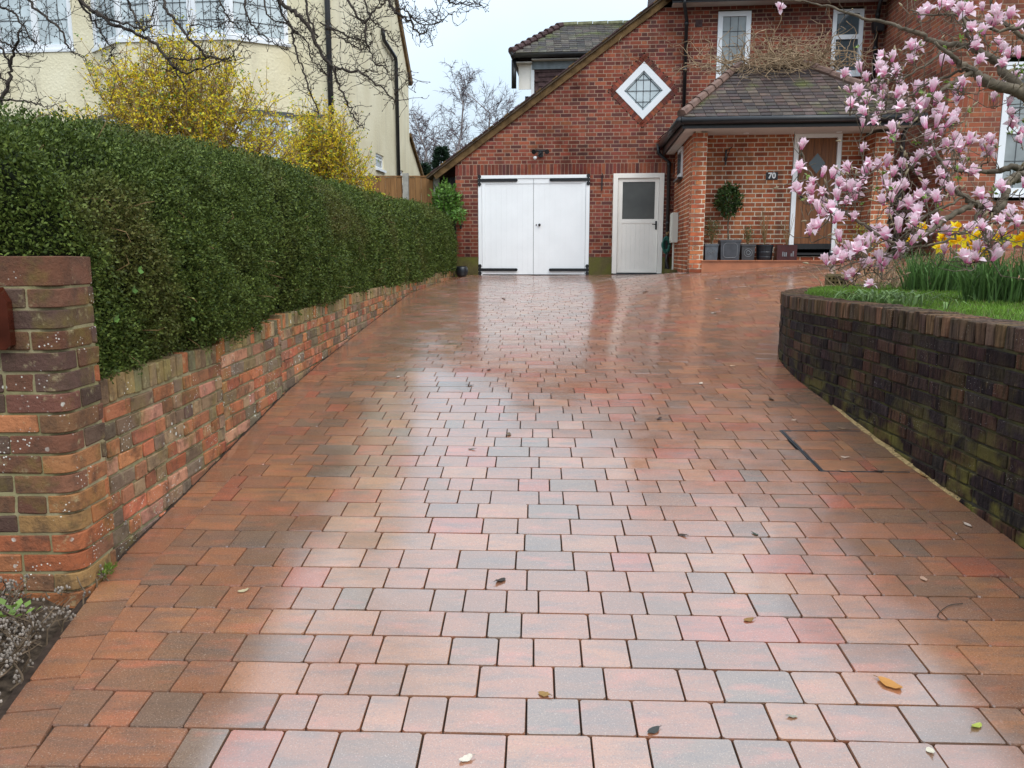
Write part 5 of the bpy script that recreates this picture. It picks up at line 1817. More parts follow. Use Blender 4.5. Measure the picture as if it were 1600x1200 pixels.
# trunk and the limbs that feed the branches seen in the frame
tr = [Vector((0, 0, 0)), Vector((-.02, .02, .35)), Vector((.02, .0, .7))]
m.tube([(0, 0, -.05), (-.01, .01, .3), (0, 0, .55), (.03, 0, .85)], [.13, .105, .10, .09], 10)
for tgt, r in ((at(1600, 146, 5.9), .045), (at(1600, 141, 6.0), .036), (at(1600, 60, 6.0), .018), (at(1600, 40, 5.8), .014), (at(1600, 274, 5.55), .034), (at(1600, 262, 5.7), .026), (at(1600, 345, 5.2), .010)):
    tgt = tgt - MT
    st = Vector((0, 0, min(.8, max(.3, tgt.z - .45))))
    mid = st.lerp(tgt, .55) + Vector((0, 0, .05))
    pts = catmull([st, mid, tgt + (tgt - mid).normalized() * .0], 5)
    m.tube(pts, [.07 + (r - .07) * i / (len(pts) - 1) for i in range(len(pts))], 8)
for tgt, r in ((Vector((.9, .5, 2.2)), .05), (Vector((.6, -.8, 1.9)), .05), (Vector((1.4, -.2, 1.6)), .045)):
    pts = catmull([Vector((0, 0, .8)), tgt * .5 + Vector((0, 0, .3)), tgt], 5)
    m.tube(pts, [.07 + (.015 - .07) * i / (len(pts) - 1) for i in range(len(pts))], 8)

FLW = [(1377,85),(1394,88),(1427,89),(1431,71),(1344,104),(1371,105),(1400,107),(1355,118),(1375,121),(1402,122),(1329,136),(1342,141),(1366,135),(1380,145),(1400,144),(1430,139),(1471,94),(1490,91),(1331,160),(1375,164),(1349,190),(1364,187),(1395,200),(1391,215),(1422,180),(1460,156),(1444,164),(1467,170),(1495,175),(1472,176),(1497,148),(1491,141),(1447,192),(1462,191),(1447,212),(1460,210),(1489,211),(1476,190),(1500,217),(1500,229),(1480,222),(1536,226),(1550,217),(1575,157),(1582,175),(1590,200),(1596,215),(1346,228),(1436,237),(1459,235),(1430,243),(1385,252),(1372,256),(1412,255),(1405,252),(1432,265),(1500,252),(1475,270),(1510,260),(1252,225),(1249,261),(1284,268),(1300,270),(1325,261),(1354,261),(1271,280),(1310,282),(1347,278),(1336,297),(1390,290),(1412,289),(1444,288),(1513,15),(1552,32),(1512,42),(1500,17),(1450,12),(1537,45),(1557,18),(1577,20),(1575,82),(1592,82),(1590,112),(1517,65),(1560,62),(1505,125),(1250,294),(1266,309),(1320,290),(1286,297),(1309,305),(1336,305),(1342,290),(1290,322),(1281,325),(1290,332),(1302,340),(1332,337),(1380,312),(1390,330),(1402,320),(1427,306),(1420,318),(1446,307),(1405,355),(1400,337),(1432,332),(1429,345),(1437,367),(1456,357),(1462,307),(1475,287),(1535,302),(1567,292),(1545,322),(1530,332),(1525,345),(1536,352),(1581,327),(1575,335),(1560,340),(1322,382),(1337,387),(1347,375),(1316,392),(1315,402),(1328,396),(1336,396),(1292,405),(1350,410),(1362,407),(1375,402),(1387,400),(1397,395),(1387,380),(1406,384),(1360,360),(1380,407),(1545,370),(1525,387),(1542,380),(1552,390),(1510,402),(1527,400),(1550,399),(1590,345),(1470,5),(1590,40),(1535,8),(1218,4)]

def flower_geo(openness, seed, tall=1.0):
    r = random.Random(seed)
    V, F, C = [], [], []
    def tepal(a, tilt, L, W, curl, pale):
        nL, nW = 5, 3
        b = len(V)
        for i in range(nL + 1):
            t = i / nL
            w = W * (.30 + .95 * t ** .8) * max(0., 1 - t ** 3.2) ** .55 + .02
            ang = tilt * (.35 + .9 * t) + curl * max(0, t - .45) ** 1.5
            # outward cup then curl
            rad = .10 * L * math.sin(PI * min(t * 1.1, 1)) * .9 + L * .78 * math.sin(ang) * t
            z = L * t * math.cos(ang * .92)
            for j in range(nW):
                s_ = (j / (nW - 1) - .5) * 2
                rr_ = rad - abs(s_) ** 2 * w * .26
                x, y = rr_ + .004, s_ * w * .5
                V.append((x * math.cos(a) - y * math.sin(a), x * math.sin(a) + y * math.cos(a), z))
                base, mid, tip = (.64, .10, .30), (.86, .32, .52), (.94, .74, .80)
                k = min(1, max(0, t * 1.25 - .05 + pale + .18 * abs(s_)))
                c = [base[q] + (mid[q] - base[q]) * min(1, k * 2) if k < .5 else mid[q] + (tip[q] - mid[q]) * min(1, (k - .5) * 2) for q in range(3)]
                C.append((*c, 1))
        for i in range(nL):
            for j in range(nW - 1):
                F.append((b + i * nW + j, b + i * nW + j + 1, b + (i + 1) * nW + j + 1, b + (i + 1) * nW + j))
    for k in range(3):
        tepal(k * 2.09 + r.uniform(-.2, .2), .10 + openness * .16, 1.0 * tall, .50, 0, .25 + r.uniform(-.05, .1))
    for k in range(3):
        tepal(k * 2.09 + 1.0 + r.uniform(-.2, .2), .16 + openness * r.uniform(.30, .5), .98 * tall, .54, openness * .25, .1 + r.uniform(-.05, .1))
    for k in range(3):
        tepal(k * 2.09 + .5 + r.uniform(-.3, .3), .22 + openness * r.uniform(.5, 1.0), .95 * tall, .50, openness * r.uniform(.4, 1.2), .35 + r.uniform(-.1, .25))
    return V, F, C
FM = []
for k in range(9):
    V, F, C_ = flower_geo([.1, .4, .6, .8, 1.0, 1.2, .5, .9, 1.35][k], k, [1.1, 1.05, 1, 1, .95, .95, 1, .95, .9][k])
    me = bpy.data.meshes.new('flower')
    me.from_pydata(V, [], F)
    q = me.attributes.new('tint', 'FLOAT_COLOR', 'POINT')
    q.data.foreach_set('color', np.array(C_, dtype=np.float32).ravel())
    me.materials.append(MAT['petal'])
    me.polygons.foreach_set('use_smooth', [True] * len(me.polygons))
    me.update()
    FM.append(me)
extra = []
fpos = []
for (x, y) in FLW:
    best = min((t_ for t_ in nodes if t_[1]), key=lambda t_: (t_[1][0] - x) ** 2 + (t_[1][1] - y - 8) ** 2)
    zc_ = best[1][2] + random.gauss(0, .16)
    fpos.append((at(x, y + 9, zc_) - MT, x, y))
for (p, x, y) in list(fpos):                             # blooms sit in clusters
    if random.random() < .65 and x > 1262:
        q = p + Vector((random.gauss(0, .07), random.gauss(0, .12), random.gauss(-.01, .06)))
        if min((q - o[0]).length for o in fpos) > .05: fpos.append((q, x, y))
todo = list(range(len(fpos)))
while todo:                                              # twigs grow out from the nearest wood
    k = min(todo, key=lambda i: min((fpos[i][0] - t_[0]).length_squared for t_ in nodes[-700:]) if len(nodes) < 700 else min((fpos[i][0] - t_[0]).length_squared for t_ in nodes[::3]))
    todo.remove(k)
    p = fpos[k][0]
    nb = min(nodes, key=lambda t_: (p - t_[0]).length_squared + (.02 if t_[0].z > p.z + .02 else 0))
    L = (p - nb[0]).length
    mid = nb[0].lerp(p, .5) + Vector((random.gauss(0, .12), random.gauss(0, .12), -.12 + random.gauss(0, .08))) * min(L, .5)
    near = p + Vector((random.gauss(0, .01), random.gauss(0, .01), -.05))
    pts = catmull([nb[0], mid, near, p], 4) if L > .09 else [nb[0], (nb[0] + p) / 2, p]
    r0 = min(nb[2] * .8, .0065)
    n = len(pts)
    m.tube(pts, [r0 + (.0032 - r0) * i / (n - 1) for i in range(n)], 5)
    for i in range(1, n):
        nodes.append((pts[i], proj(pts[i] + MT), .004))
    d = (pts[-1] - pts[-2]).normalized() * .5 + Vector((random.gauss(0, .28), random.gauss(0, .28), .9))
    o = link('flower', random.choice(FM), magnolia)
    s_ = random.uniform(.070, .108)
    o.matrix_local = Matrix.Translation(p) @ d.to_track_quat('Z', 'Y').to_matrix().to_4x4() @ Matrix.Rotation(random.uniform(0, 6.28), 4, 'Z') @ Matrix.Diagonal((s_, s_, s_, 1))
# bare spurs, buds and a few opening leaves
buds = MB()
lq, lc = [], []
for k in range(620):
    b = random.choice(nodes)
    if b[1] is None or b[1][0] > 1640: continue
    d = Vector((random.gauss(0, 1), random.gauss(0, 1), random.gauss(.45, .8))).normalized()
    L = random.uniform(.05, .24)
    p1 = b[0] + d * L * .5 + Vector([random.gauss(0, .012) for _ in range(3)])
    p2 = b[0] + (d + Vector((0, 0, .35))).normalized() * L
    m.tube([b[0], p1, p2], [.0034, .0028, .0020], 4)
    if random.random() < .35:
        dd = (p2 - p1).normalized()
        buds.tube([p2, p2 + dd * .012, p2 + dd * .028, p2 + dd * .042], [.003, .0075, .006, .001], 5)
    if random.random() < .10:
        for q in range(4):
            lq.append((np.array(p2), np.array(d) + RS.normal(size=3) * .7)); lc.append(np.array([.16, .24, .04]) * random.uniform(.7, 1.3))
m.build('branches', MAT['bark_mag'], magnolia, True)
buds.build('buds', simple('bud_scale', (.30, .24, .15), .7, .3, 20), magnolia, True, kind='stuff')
quads_mesh('young_leaves', leaf_quads(np.array([a for a, b in lq]), np.array([b for a, b in lq]), .04, .018), np.array(lc), MAT['leaf'], magnolia, 'stuff')
# one fallen flower on the wall end
p = at(1357, 447, 7.5); 
fl = link('fallen_flower', FM[8]); fl.location = (p.x, p.y, lawn_z(p.x, p.y) + .03); fl.scale = (.125, .125, .11); fl.rotation_euler = (.15, .1, 1)
tag(fl, 'single pale pink magnolia bloom lying low on the lawn edge', 'flower')

# ---- bare fruit tree overhanging from the upper left
BT = Vector((-5.0, 6.4, -.65))
btree = empty('bare_tree', BT, 0, 'bare dark tree with drooping spurred branches overhanging at upper left', 'tree')
m = MB()
bn = []
def limb(P, r0, r1, n=5, sides=6, wob=.012):
    pts = catmull(P, n)
    k = len(pts)
    pts = [p + Vector([random.gauss(0, wob) for _ in range(3)]) for p in pts]
    rad = [r0 + (r1 - r0) * i / (k - 1) for i in range(k)]
    rad = [q if q < .009 or q > .03 else .009 + (q - .009) * .45 for q in rad]
    m.tube(pts, rad, sides)
    return list(zip(pts, rad))
def A(x, y, z): return at(x, y, z) - BT
limb([Vector((0, 0, -.05)), Vector((.05, .02, .8)), Vector((.2, 0, 1.6)), Vector((.5, 0, 2.3)), A(-20, -70, 6.2)], .15, .07, 5, 10)
limb([A(-20, -70, 6.2), A(120, -120, 6.0), A(300, -110, 5.9), A(450, -90, 5.9), A(600, -70, 5.9), A(700, -40, 5.9)], .07, .014, 6, 8)
limb([Vector((.2, 0, 1.3)), A(-80, 150, 6.3), A(-20, 165, 6.2), A(2, 158, 6.2)], .06, .022, 5, 8)
BR = [
    ([(2, 158, 6.2), (14, 130, 6.2), (17, 105, 6.2), (22, 80, 6.15), (28, 62, 6.1), (34, 42, 6.1)], .020, .005),
    ([(17, 105, 6.2), (10, 90, 6.2), (2, 75, 6.25), (-12, 60, 6.3)], .010, .006),
    ([(2, 158, 6.2), (25, 157, 6.15), (45, 159, 6.1), (62, 164, 6.1), (75, 172, 6.1)], .009, .003),
    ([(-15, 100, 6.2), (0, 118, 6.2), (10, 128, 6.2)], .009, .006),
    ([(-10, 55, 6.1), (5, 66, 6.1), (22, 75, 6.1), (32, 85, 6.1), (50, 88, 6.05)], .009, .003),
    ([(-20, -70, 6.2), (20, -30, 6.1), (42, 0, 6.1), (70, 25, 6.05), (94, 46, 6.0), (106, 72, 6.0), (118, 84, 6.0), (134, 92, 6.0)], .015, .003),
    ([(-20, -40, 6.2), (0, 8, 6.2), (18, 17, 6.15), (34, 34, 6.15), (46, 55, 6.1), (58, 68, 6.1), (69, 82, 6.1)], .011, .002),
    ([(60, -100, 6.0), (100, -30, 6.0), (122, 0, 5.9), (150, 20, 5.85), (180, 38, 5.8), (214, 52, 5.8), (240, 67, 5.75), (258, 88, 5.75), (272, 105, 5.7)], .022, .010),
    ([(272, 105, 5.7), (282, 125, 5.7), (290, 140, 5.7)], .008, .003),
    ([(122, 0, 5.9), (142, 28, 5.9), (155, 45, 5.9), (165, 62, 5.9), (178, 76, 5.9)], .009, .003),
    ([(178, 76, 5.9), (170, 90, 5.9), (162, 100, 5.9)], .004, .002),
    ([(150, 20, 5.85), (172, 30, 5.8), (200, 38, 5.75), (222, 45, 5.7), (245, 40, 5.7)], .010, .004),
    ([(170, -110, 6.0), (190, -40, 5.95), (200, 0, 5.9), (208, 18, 5.9), (215, 35, 5.85), (225, 50, 5.8)], .012, .006),
    ([(225, 50, 5.8), (235, 30, 5.8), (242, 8, 5.85), (250, -15, 5.9)], .006, .003),
    ([(230, -110, 6.0), (245, -30, 5.9), (258, 10, 5.8), (275, 35, 5.75), (292, 55, 5.7), (312, 76, 5.7), (322, 88, 5.7)], .016, .008),
    ([(258, 88, 5.75), (272, 92, 5.7), (300, 92, 5.7), (330, 88, 5.65), (355, 93, 5.65), (370, 75, 5.6), (388, 48, 5.6)], .007, .002),
    ([(272, 105, 5.7), (292, 115, 5.7), (325, 104, 5.65), (355, 95, 5.65), (390, 90, 5.6)], .008, .002),
    ([(292, 55, 5.7), (300, 42, 5.7), (320, 40, 5.7), (348, 44, 5.65), (360, 35, 5.65)], .006, .002),
    ([(300, -110, 5.9), (335, -30, 5.8), (345, 5, 5.75), (355, 25, 5.75), (372, 42, 5.7), (392, 64, 5.7)], .010, .003),
    ([(345, 5, 5.75), (338, 22, 5.75), (345, 42, 5.75)], .004, .002),
    ([(350, -110, 5.9), (378, -20, 5.8), (384, 15, 5.75), (390, 35, 5.75), (405, 52, 5.7), (425, 66, 5.7), (445, 78, 5.7)], .009, .003),
    ([(400, -100, 5.9), (425, -30, 5.8), (440, 5, 5.75), (465, 22, 5.7), (483, 45, 5.7), (493, 66, 5.65), (505, 88, 5.65), (522, 106, 5.6)], .026, .014),
    ([(522, 106, 5.6), (545, 111, 5.6), (565, 114, 5.6), (585, 130, 5.55), (605, 145, 5.55), (621, 158, 5.55)], .010, .004),
    ([(565, 114, 5.6), (575, 111, 5.6), (600, 116, 5.6), (630, 120, 5.6)], .005, .002),
    ([(616, 150, 5.55), (624, 138, 5.5), (636, 126, 5.5), (638, 120, 5.5)], .004, .002),
    ([(522, 106, 5.6), (528, 130, 5.6), (540, 155, 5.55), (550, 175, 5.55), (560, 192, 5.55), (568, 198, 5.5)], .009, .003),
    ([(430, -20, 5.8), (442, 22, 5.8), (455, 48, 5.8), (462, 80, 5.75), (472, 105, 5.75), (482, 135, 5.7), (492, 160, 5.7), (501, 177, 5.7)], .009, .005),
    ([(455, 48, 5.8), (478, 62, 5.8), (486, 92, 5.75), (500, 108, 5.75), (515, 120, 5.7)], .006, .003),
    ([(470, -100, 5.9), (480, -20, 5.8), (478, 15, 5.75), (488, 40, 5.7), (498, 60, 5.7)], .012, .006),
    ([(520, -90, 5.9), (540, -10, 5.8), (555, 20, 5.75), (570, 38, 5.75), (572, 58, 5.7), (578, 80, 5.7), (588, 98, 5.65), (610, 112, 5.65)], .011, .004),
    ([(570, 38, 5.75), (580, 22, 5.75), (592, 10, 5.75), (602, 0, 5.75), (612, -20, 5.8)], .008, .005),
    ([(500, 35, 5.7), (530, 50, 5.7), (545, 58, 5.7), (562, 60, 5.7), (570, 45, 5.7)], .006, .003),
    ([(512, 40, 5.7), (535, 60, 5.65), (552, 72, 5.65), (568, 76, 5.65), (580, 68, 5.65)], .005, .003),
    ([(555, -60, 5.8), (572, 10, 5.75), (582, 30, 5.7), (598, 45, 5.7), (612, 62, 5.65), (623, 72, 5.65)], .008, .003),
    ([(570, -80, 5.9), (600, -20, 5.8), (612, 10, 5.75), (622, 22, 5.7), (640, 33, 5.7), (650, 48, 5.65), (662, 53, 5.65), (668, 42, 5.65)], .016, .003),
    ([(622, 10, 5.75), (640, 22, 5.7), (652, 35, 5.65), (672, 39, 5.65), (688, 34, 5.6), (702, 24, 5.6), (715, 16, 5.6)], .006, .002),
    ([(700, -40, 5.9), (700, 0, 5.8), (712, 5, 5.8), (728, 3, 5.75), (745, 5, 5.75), (757, 14, 5.75)], .008, .002),
    ([(410, -60, 5.85), (415, 10, 5.8), (425, 30, 5.8), (450, 38, 5.75), (475, 60, 5.7)], .008, .003),
]
for P, r0, r1 in BR:
    bn += limb([A(*p) for p in P], r0, r1, 5, 6, .006)
rr = random.Random(21)
def spur(p, L, r, lev):
    d = Vector((rr.gauss(0, 1), rr.gauss(0, .7), rr.gauss(.15, .8))).normalized()
    pts = [p]
    n = rr.randint(2, 4)
    for i in range(n):
        d = (d + Vector((rr.gauss(0, .35), rr.gauss(0, .3), rr.gauss(.1, .35)))).normalized()
        pts.append(pts[-1] + d * L / n)
    m.tube(pts, [r * (1 - .45 * i / n) for i in range(n + 1)], 4)
    q = pts[-1]
    dd = d
    m.tube([q, q + dd * .006, q + dd * .016], [r * .5, r * 1.5, r * .3], 5)
    if lev and L > .07:
        for _ in range(rr.randint(2, 4)):
            spur(pts[rr.randint(1, n)], L * rr.uniform(.25, .5), r * .8, lev - 1)
for p, r in bn:
    if rr.random() < .95:
        for _ in range(1 + (rr.random() < .5)):
            spur(p, rr.choice((.025, .03, .04, .05, .09, .14, .2)), .0024, 1)
m.build('branches', MAT['bark'], btree, True)

# ---- forsythia
def forsythia(cx, cy, zc_, wpx, top_px, label, stems, nfl, seed):
    r = random.Random(seed)
    base = at(cx, cy, zc_); base.z = -.6
    e = empty('forsythia_bush', base, 0, label, 'shrub')
    W = wpx / 2 * zc_ / FPX
    H = at(cx, top_px, zc_).z + .6
    m = MB(); P, D, C_ = [], [], []
    for k in range(stems):
        a = r.uniform(0, 2 * PI); s_ = math.sqrt(r.uniform(.0, 1))
        tip = Vector((math.cos(a) * W * s_, math.sin(a) * W * .75 * s_, H * (1 - .50 * s_ ** 2.6) * r.uniform(.84, 1.02)))
        b0 = Vector((r.gauss(0, .08 * W), r.gauss(0, .08 * W), 0))
        mid = b0.lerp(tip, .55) + Vector((math.cos(a), math.sin(a), 0)) * (-.12 * W * s_) + Vector((0, 0, .06 * H))
        pts = catmull([b0, mid, tip], 8)
        n = len(pts)
        m.tube(pts, [.010 + (.003 - .010) * i / (n - 1) for i in range(n)], 4)
        for i in range(4, n):
            for q in range(2):
                d = Vector((r.gauss(0, 1), r.gauss(0, 1), r.gauss(.8, .7))).normalized()
                L = r.uniform(.12, .42)
                p2 = pts[i] + d * L * .5 + Vector((0, 0, .02)); p3 = pts[i] + d * L + Vector((0, 0, .05))
                m.tube([pts[i], p2, p3], [.004, .0032, .002], 3)
                for t_ in np.linspace(.15, 1.05, 8):
                    if r.random() < nfl:
                        c = pts[i].lerp(p3, t_)
                        tipf = t_ > .9
                        for z_ in range(4):
                            P.append(tuple(c + Vector((r.gauss(0, .012), r.gauss(0, .012), r.gauss(0, .012)))))
                            D.append((r.gauss(0, 1), r.gauss(0, 1), r.gauss(0, .8)))
                            if tipf and r.random() < .6: C_.append((.20 * r.uniform(.6, 1.2), .26 * r.uniform(.7, 1.2), .05))
                            else: C_.append((.82 * r.uniform(.8, 1.05), .63 * r.uniform(.8, 1.1), .035))
    m.build('stems', MAT['stem_fors'], e)
    quads_mesh('blossom', leaf_quads(np.array(P), np.array(D), RS.uniform(.026, .044, len(P)), .02), np.array(C_), MAT['petal'], e, 'stuff')
forsythia(285, 250, 9.6, 380, 66, 'large yellow forsythia bush rising behind the hedge before the cream house', 225, .32, 3)
forsythia(505, 280, 11.2, 165, 178, 'smaller round forsythia bush nearer the garage', 120, .46, 8)

# ---- laurel by the garage corner
e = empty('laurel_shrub', (-1.36, 16.75, -.45), 0, 'bright green leafy shrub by the garage corner behind the hedge', 'shrub')
m = MB()
for k in range(7):
    a = k * .9
    m.tube([(0, 0, 0), (.08 * math.cos(a), .08 * math.sin(a), .8), (.2 * math.cos(a), .2 * math.sin(a), 1.6)], [.015, .01, .005], 5)
m.build('stems', MAT['bark_mag'], e)
Q, c_ = crown_leaves((0, 0, 1.48), (.30, .28, .40), 900, .10, .045, [(.10, .22, .03), (.07, .16, .02), (.14, .26, .05)], .4)
Q2, c2 = crown_leaves((.28, -.2, 1.20), (.16, .16, .12), 150, .10, .045, [(.10, .22, .03), (.14, .26, .05)], .3)
quads_mesh('crown', np.concatenate([Q, Q2]), np.concatenate([c_, c2]), MAT['leaf'], e, 'stuff')

# ---- trees far behind the houses
def bare_tree(name, base, H, spread, label, seed, droop, cat='tree', group=None):
    r = random.Random(seed)
    e = empty(name, base, 0, label, cat, group)
    trunk, tw = MB(), MB()
    tp = [Vector((r.gauss(0, .06) * i, r.gauss(0, .06) * i, H * .94 * i / 9)) for i in range(10)]
    trunk.tube(tp, [.16 * (1 - .93 * i / 9) + .008 for i in range(10)], 7)
    def br(p, d, L, rad, lev):
        pts = [p]; n = 5
        for i in range(n):
            d = (d + Vector((r.gauss(0, .18), r.gauss(0, .18), r.gauss(.06, .14) - droop * (.25 if lev == 0 else .04)))).normalized()
            pts.append(pts[-1] + d * L / n)
        (trunk if rad > .02 else tw).tube(pts, [rad * (1 - .7 * i / n) for i in range(n + 1)], 3 if rad < .02 else 5, cap=False)
        if lev:
            for k in range(7 if lev == 2 else 9):
                i = r.randint(1, n)
                dd = (d + Vector((r.gauss(0, .65), r.gauss(0, .65), r.gauss(.1, .45)))).normalized()
                br(pts[i], dd, L * r.uniform(.35, .62), max(.0105, rad * .45), lev - 1)
    for k in range(26):
        t_ = r.uniform(.28, .98)
        i = min(8, int(t_ * 9)); p = tp[i].lerp(tp[i + 1], t_ * 9 - i)
        a = r.uniform(0, 2 * PI)
        d = Vector((math.cos(a) * .75, math.sin(a) * .75, r.uniform(.5, 1.1))).normalized()
        br(p, d, spread * (1.15 - t_ * .75) * r.uniform(.8, 1.15), .05 * (1.2 - t_), 2)
    trunk.build('trunk', MAT['bark_pale'], e, True)
    tw.build('crown', MAT['twig_far'], e, kind='stuff')
def far(x, y, zc_):
    p = at(x, y, zc_); return (p.x, p.y, -1.0)
def hgt(x, y, zc_): return at(x, y, zc_).z + 1.0
bare_tree('birch_tree', far(712, 200, 38), hgt(712, 118, 38), 2.6, 'tallest bare birch with drooping twigs between the two houses', 4, .9)
bare_tree('bare_sapling', far(765, 200, 42), hgt(765, 128, 42), 2.9, 'bare upright tree partly behind the sloping garage roof', 9, .1)
bare_tree('bare_sapling', far(655, 200, 36), hgt(655, 165, 36), 2.0, 'lower bare tree beside the corner of the cream house', 14, .5)
def conifer(base, H, R, label, seed):
    e = empty('conifer_tree', base, 0, label, 'tree')
    m = MB(); m.tube([(0, 0, 0), (0, 0, H * .95)], [.12, .02], 6); m.build('trunk', MAT['bark'], e)
    n = 5200
    t_ = RS.uniform(.05, 1, n); a = RS.uniform(0, 2 * PI, n)
    lump = np.array([mnoise.noise((math.cos(x) * 2, math.sin(x) * 2, q * 7 + seed)) for x, q in zip(a, t_)])
    rad = R * (1 - t_) ** .8 * (.75 + .5 * lump) * RS.uniform(.35, 1, n) ** .5 + .05
    P = np.stack([rad * np.cos(a), rad * np.sin(a), t_ * H], 1)
    D = np.stack([np.cos(a), np.sin(a), RS.normal(.1, .5, n)], 1)
    quads_mesh('crown', leaf_quads(P, D, RS.uniform(.15, .3, n), .09), np.array([.022, .042, .022]) * RS.uniform(.6, 1.6, (n, 1)), MAT['leaf'], e, 'stuff')
conifer(far(690, 260, 30), hgt(690, 232, 30), 1.1, 'dark conifer below the birch between the houses', 2)
conifer(far(660, 260, 28), hgt(662, 258, 28), 1.0, 'small dark conifer just above the fence posts', 5)

# ---- daffodils and other bulbs on the lawn
def daffodils(px, py, zc_, spread, n, h, flowers, label, seed, heads=None):
    r = random.Random(seed)
    p = at(px, py, zc_); p.z = lawn_z(p.x, p.y)
    e = empty('daffodil_clump', p, 0, label, 'flowers')
    P, C_ = [], []
    for k in range(n):
        a = r.uniform(0, 2 * PI); q = math.sqrt(r.random()) * spread
        b = Vector((q * math.cos(a), q * math.sin(a) * .7, -.01))
        lean = Vector((r.gauss(0, .22) + b.x * .5, r.gauss(0, .22), 1)).normalized()
        L = h * r.uniform(.6, 1.1); w = r.uniform(.008, .013)
        s_ = lean.cross(Vector((r.gauss(0, 1), r.gauss(0, 1), 0))).normalized() * w * .5
        bend = Vector((r.gauss(0, .12), r.gauss(0, .12), -.05)) * L
        p0, p1, p2 = b, b + lean * L * .55, b + lean * L + bend
        c = np.array((.085, .16, .042)) * r.uniform(.55, 1.5)
        P.append([p0 - s_, p0 + s_, p1 + s_, p1 - s_]); C_.append(c)
        P.append([p1 - s_, p1 + s_, p2 + s_ * .35, p2 - s_ * .35]); C_.append(c * 1.15)
    quads_mesh('leaves', np.array([[tuple(v) for v in q] for q in P]), np.array(C_), MAT['grass'], e, 'stuff')
    for (fx, fy, fd) in heads or []:
        f = at(fx, fy, fd) - p
        st = MB(); st.tube([(f.x * .55, f.y * .55, 0), (f.x * .9, f.y * .9, f.z * .6), (f.x, f.y + .01, f.z)], [.004, .0038, .003], 5); so = st.build('stalk', MAT['hose'] if False else bpy.data.materials.get('stalk_green') or simple('stalk_green', (.06, .12, .03), .5, .2, 10), e)
        m = MB()
        R = r.uniform(.046, .06)
        d = Vector((r.gauss(0, .5), -1, r.gauss(.05, .35))).normalized()
        M = d.to_track_quat('Z', 'Y').to_matrix()
        for q in range(6):
            a = q * PI / 3 + r.uniform(-.1, .1)
            ex, ey = Vector((math.cos(a), math.sin(a), 0)), Vector((-math.sin(a), math.cos(a), 0))
            pts = [Vector((0, 0, 0)), ex * R * .6 + ey * R * .34 + Vector((0, 0, .006)), ex * R * 1.25 + Vector((0, 0, r.uniform(-.008, .01))), ex * R * .6 - ey * R * .34 + Vector((0, 0, .006))]
            m.add([f + M @ v for v in pts], [(0, 1, 2, 3)], (.92 * r.uniform(.9, 1.05), .74 * r.uniform(.88, 1.05), .015))
        b = len(m.v)
        for i, (rad, z_) in enumerate(((.25, .0), (.33, .5), (.40, .8), (.5, .95))):
            for q in range(8):
                m.v.append(tuple(f + M @ Vector((R * rad * math.cos(q * PI / 4), R * rad * math.sin(q * PI / 4), R * z_)))); m.c.append((.90, .50, .008))
        for i in range(3):
            for q in range(8): m.f.append((b + i * 8 + q, b + i * 8 + (q + 1) % 8, b + (i + 1) * 8 + (q + 1) % 8, b + (i + 1) * 8 + q))
        m.build('flower', MAT['petal'], e)
    return e
daffodils(1453, 445, 7.4, .26, 330, .40, 0, 'leafy daffodil clump under the magnolia with few flowers', 1, [(1466, 387, 7.3), (1477, 366, 7.5), (1440, 355, 7.4), (1425, 377, 7.3), (1492, 355, 7.6), (1470, 371, 7.5)])
daffodils(1562, 466, 6.1, .30, 420, .42, 0, 'nearest daffodil clump at the right edge with several yellow flowers', 2, [(1505, 390, 6.3), (1533, 396, 6.2), (1564, 372, 6.1), (1588, 376, 6.1), (1602, 372, 6.1), (1512, 378, 6.4), (1524, 368, 6.4)])
daffodils(1500, 446, 7.6, .20, 160, .36, 0, 'daffodil clump between its two bigger neighbours', 3, [(1474, 374, 7.5), (1486, 376, 7.5), (1522, 362, 7.6), (1516, 360, 7.7), (1496, 374, 7.6)])
def bulb_clump(px, py, zc_, spread, n, label, seed):
    r = random.Random(seed)
    p = at(px, py, zc_); p.z = lawn_z(p.x, p.y)
    e = empty('bulb_leaves', p, 0, label, 'plant')
    P, C_ = [], []
    for k in range(n):
        a = r.uniform(0, 2 * PI); q = math.sqrt(r.random()) * spread
        b = Vector((q * math.cos(a), q * .45 * math.sin(a), 0))
        o = Vector((math.cos(a + r.gauss(0, .6)), math.sin(a + r.gauss(0, .6)) * .8, 0))
        L, w = r.uniform(.10, .2), r.uniform(.010, .018)
        s_ = o.cross(Vector((0, 0, 1))).normalized() * w * .5
        pts = [b, b + o * L * .3 + Vector((0, 0, L * .5)), b + o * L * .7 + Vector((0, 0, L * .6)), b + o * L * 1.05 + Vector((0, 0, L * r.uniform(.2, .5)))]
        c = np.array((.15, .23, .075)) * r.uniform(.6, 1.4)
        ws = [.6, 1, .9, .15]
        for i in range(3):
            P.append([tuple(pts[i] - s_ * ws[i]), tuple(pts[i] + s_ * ws[i]), tuple(pts[i + 1] + s_ * ws[i + 1]), tuple(pts[i + 1] - s_ * ws[i + 1])]); C_.append(c * (1 + .1 * i))
    quads_mesh('leaves', np.array(P), np.array(C_), MAT['grass'], e, 'stuff')
bulb_clump(1365, 470, 5.9, .22, 90, 'arching strap leaves of bulbs beside the lowest magnolia bloom', 1)
bulb_clump(1415, 474, 5.6, .16, 36, 'smaller clump of strap leaves near the wall coping', 2)
bulb_clump(1476, 483, 5.2, .03, 5, 'single tuft of bulb leaves alone on the lawn', 4)
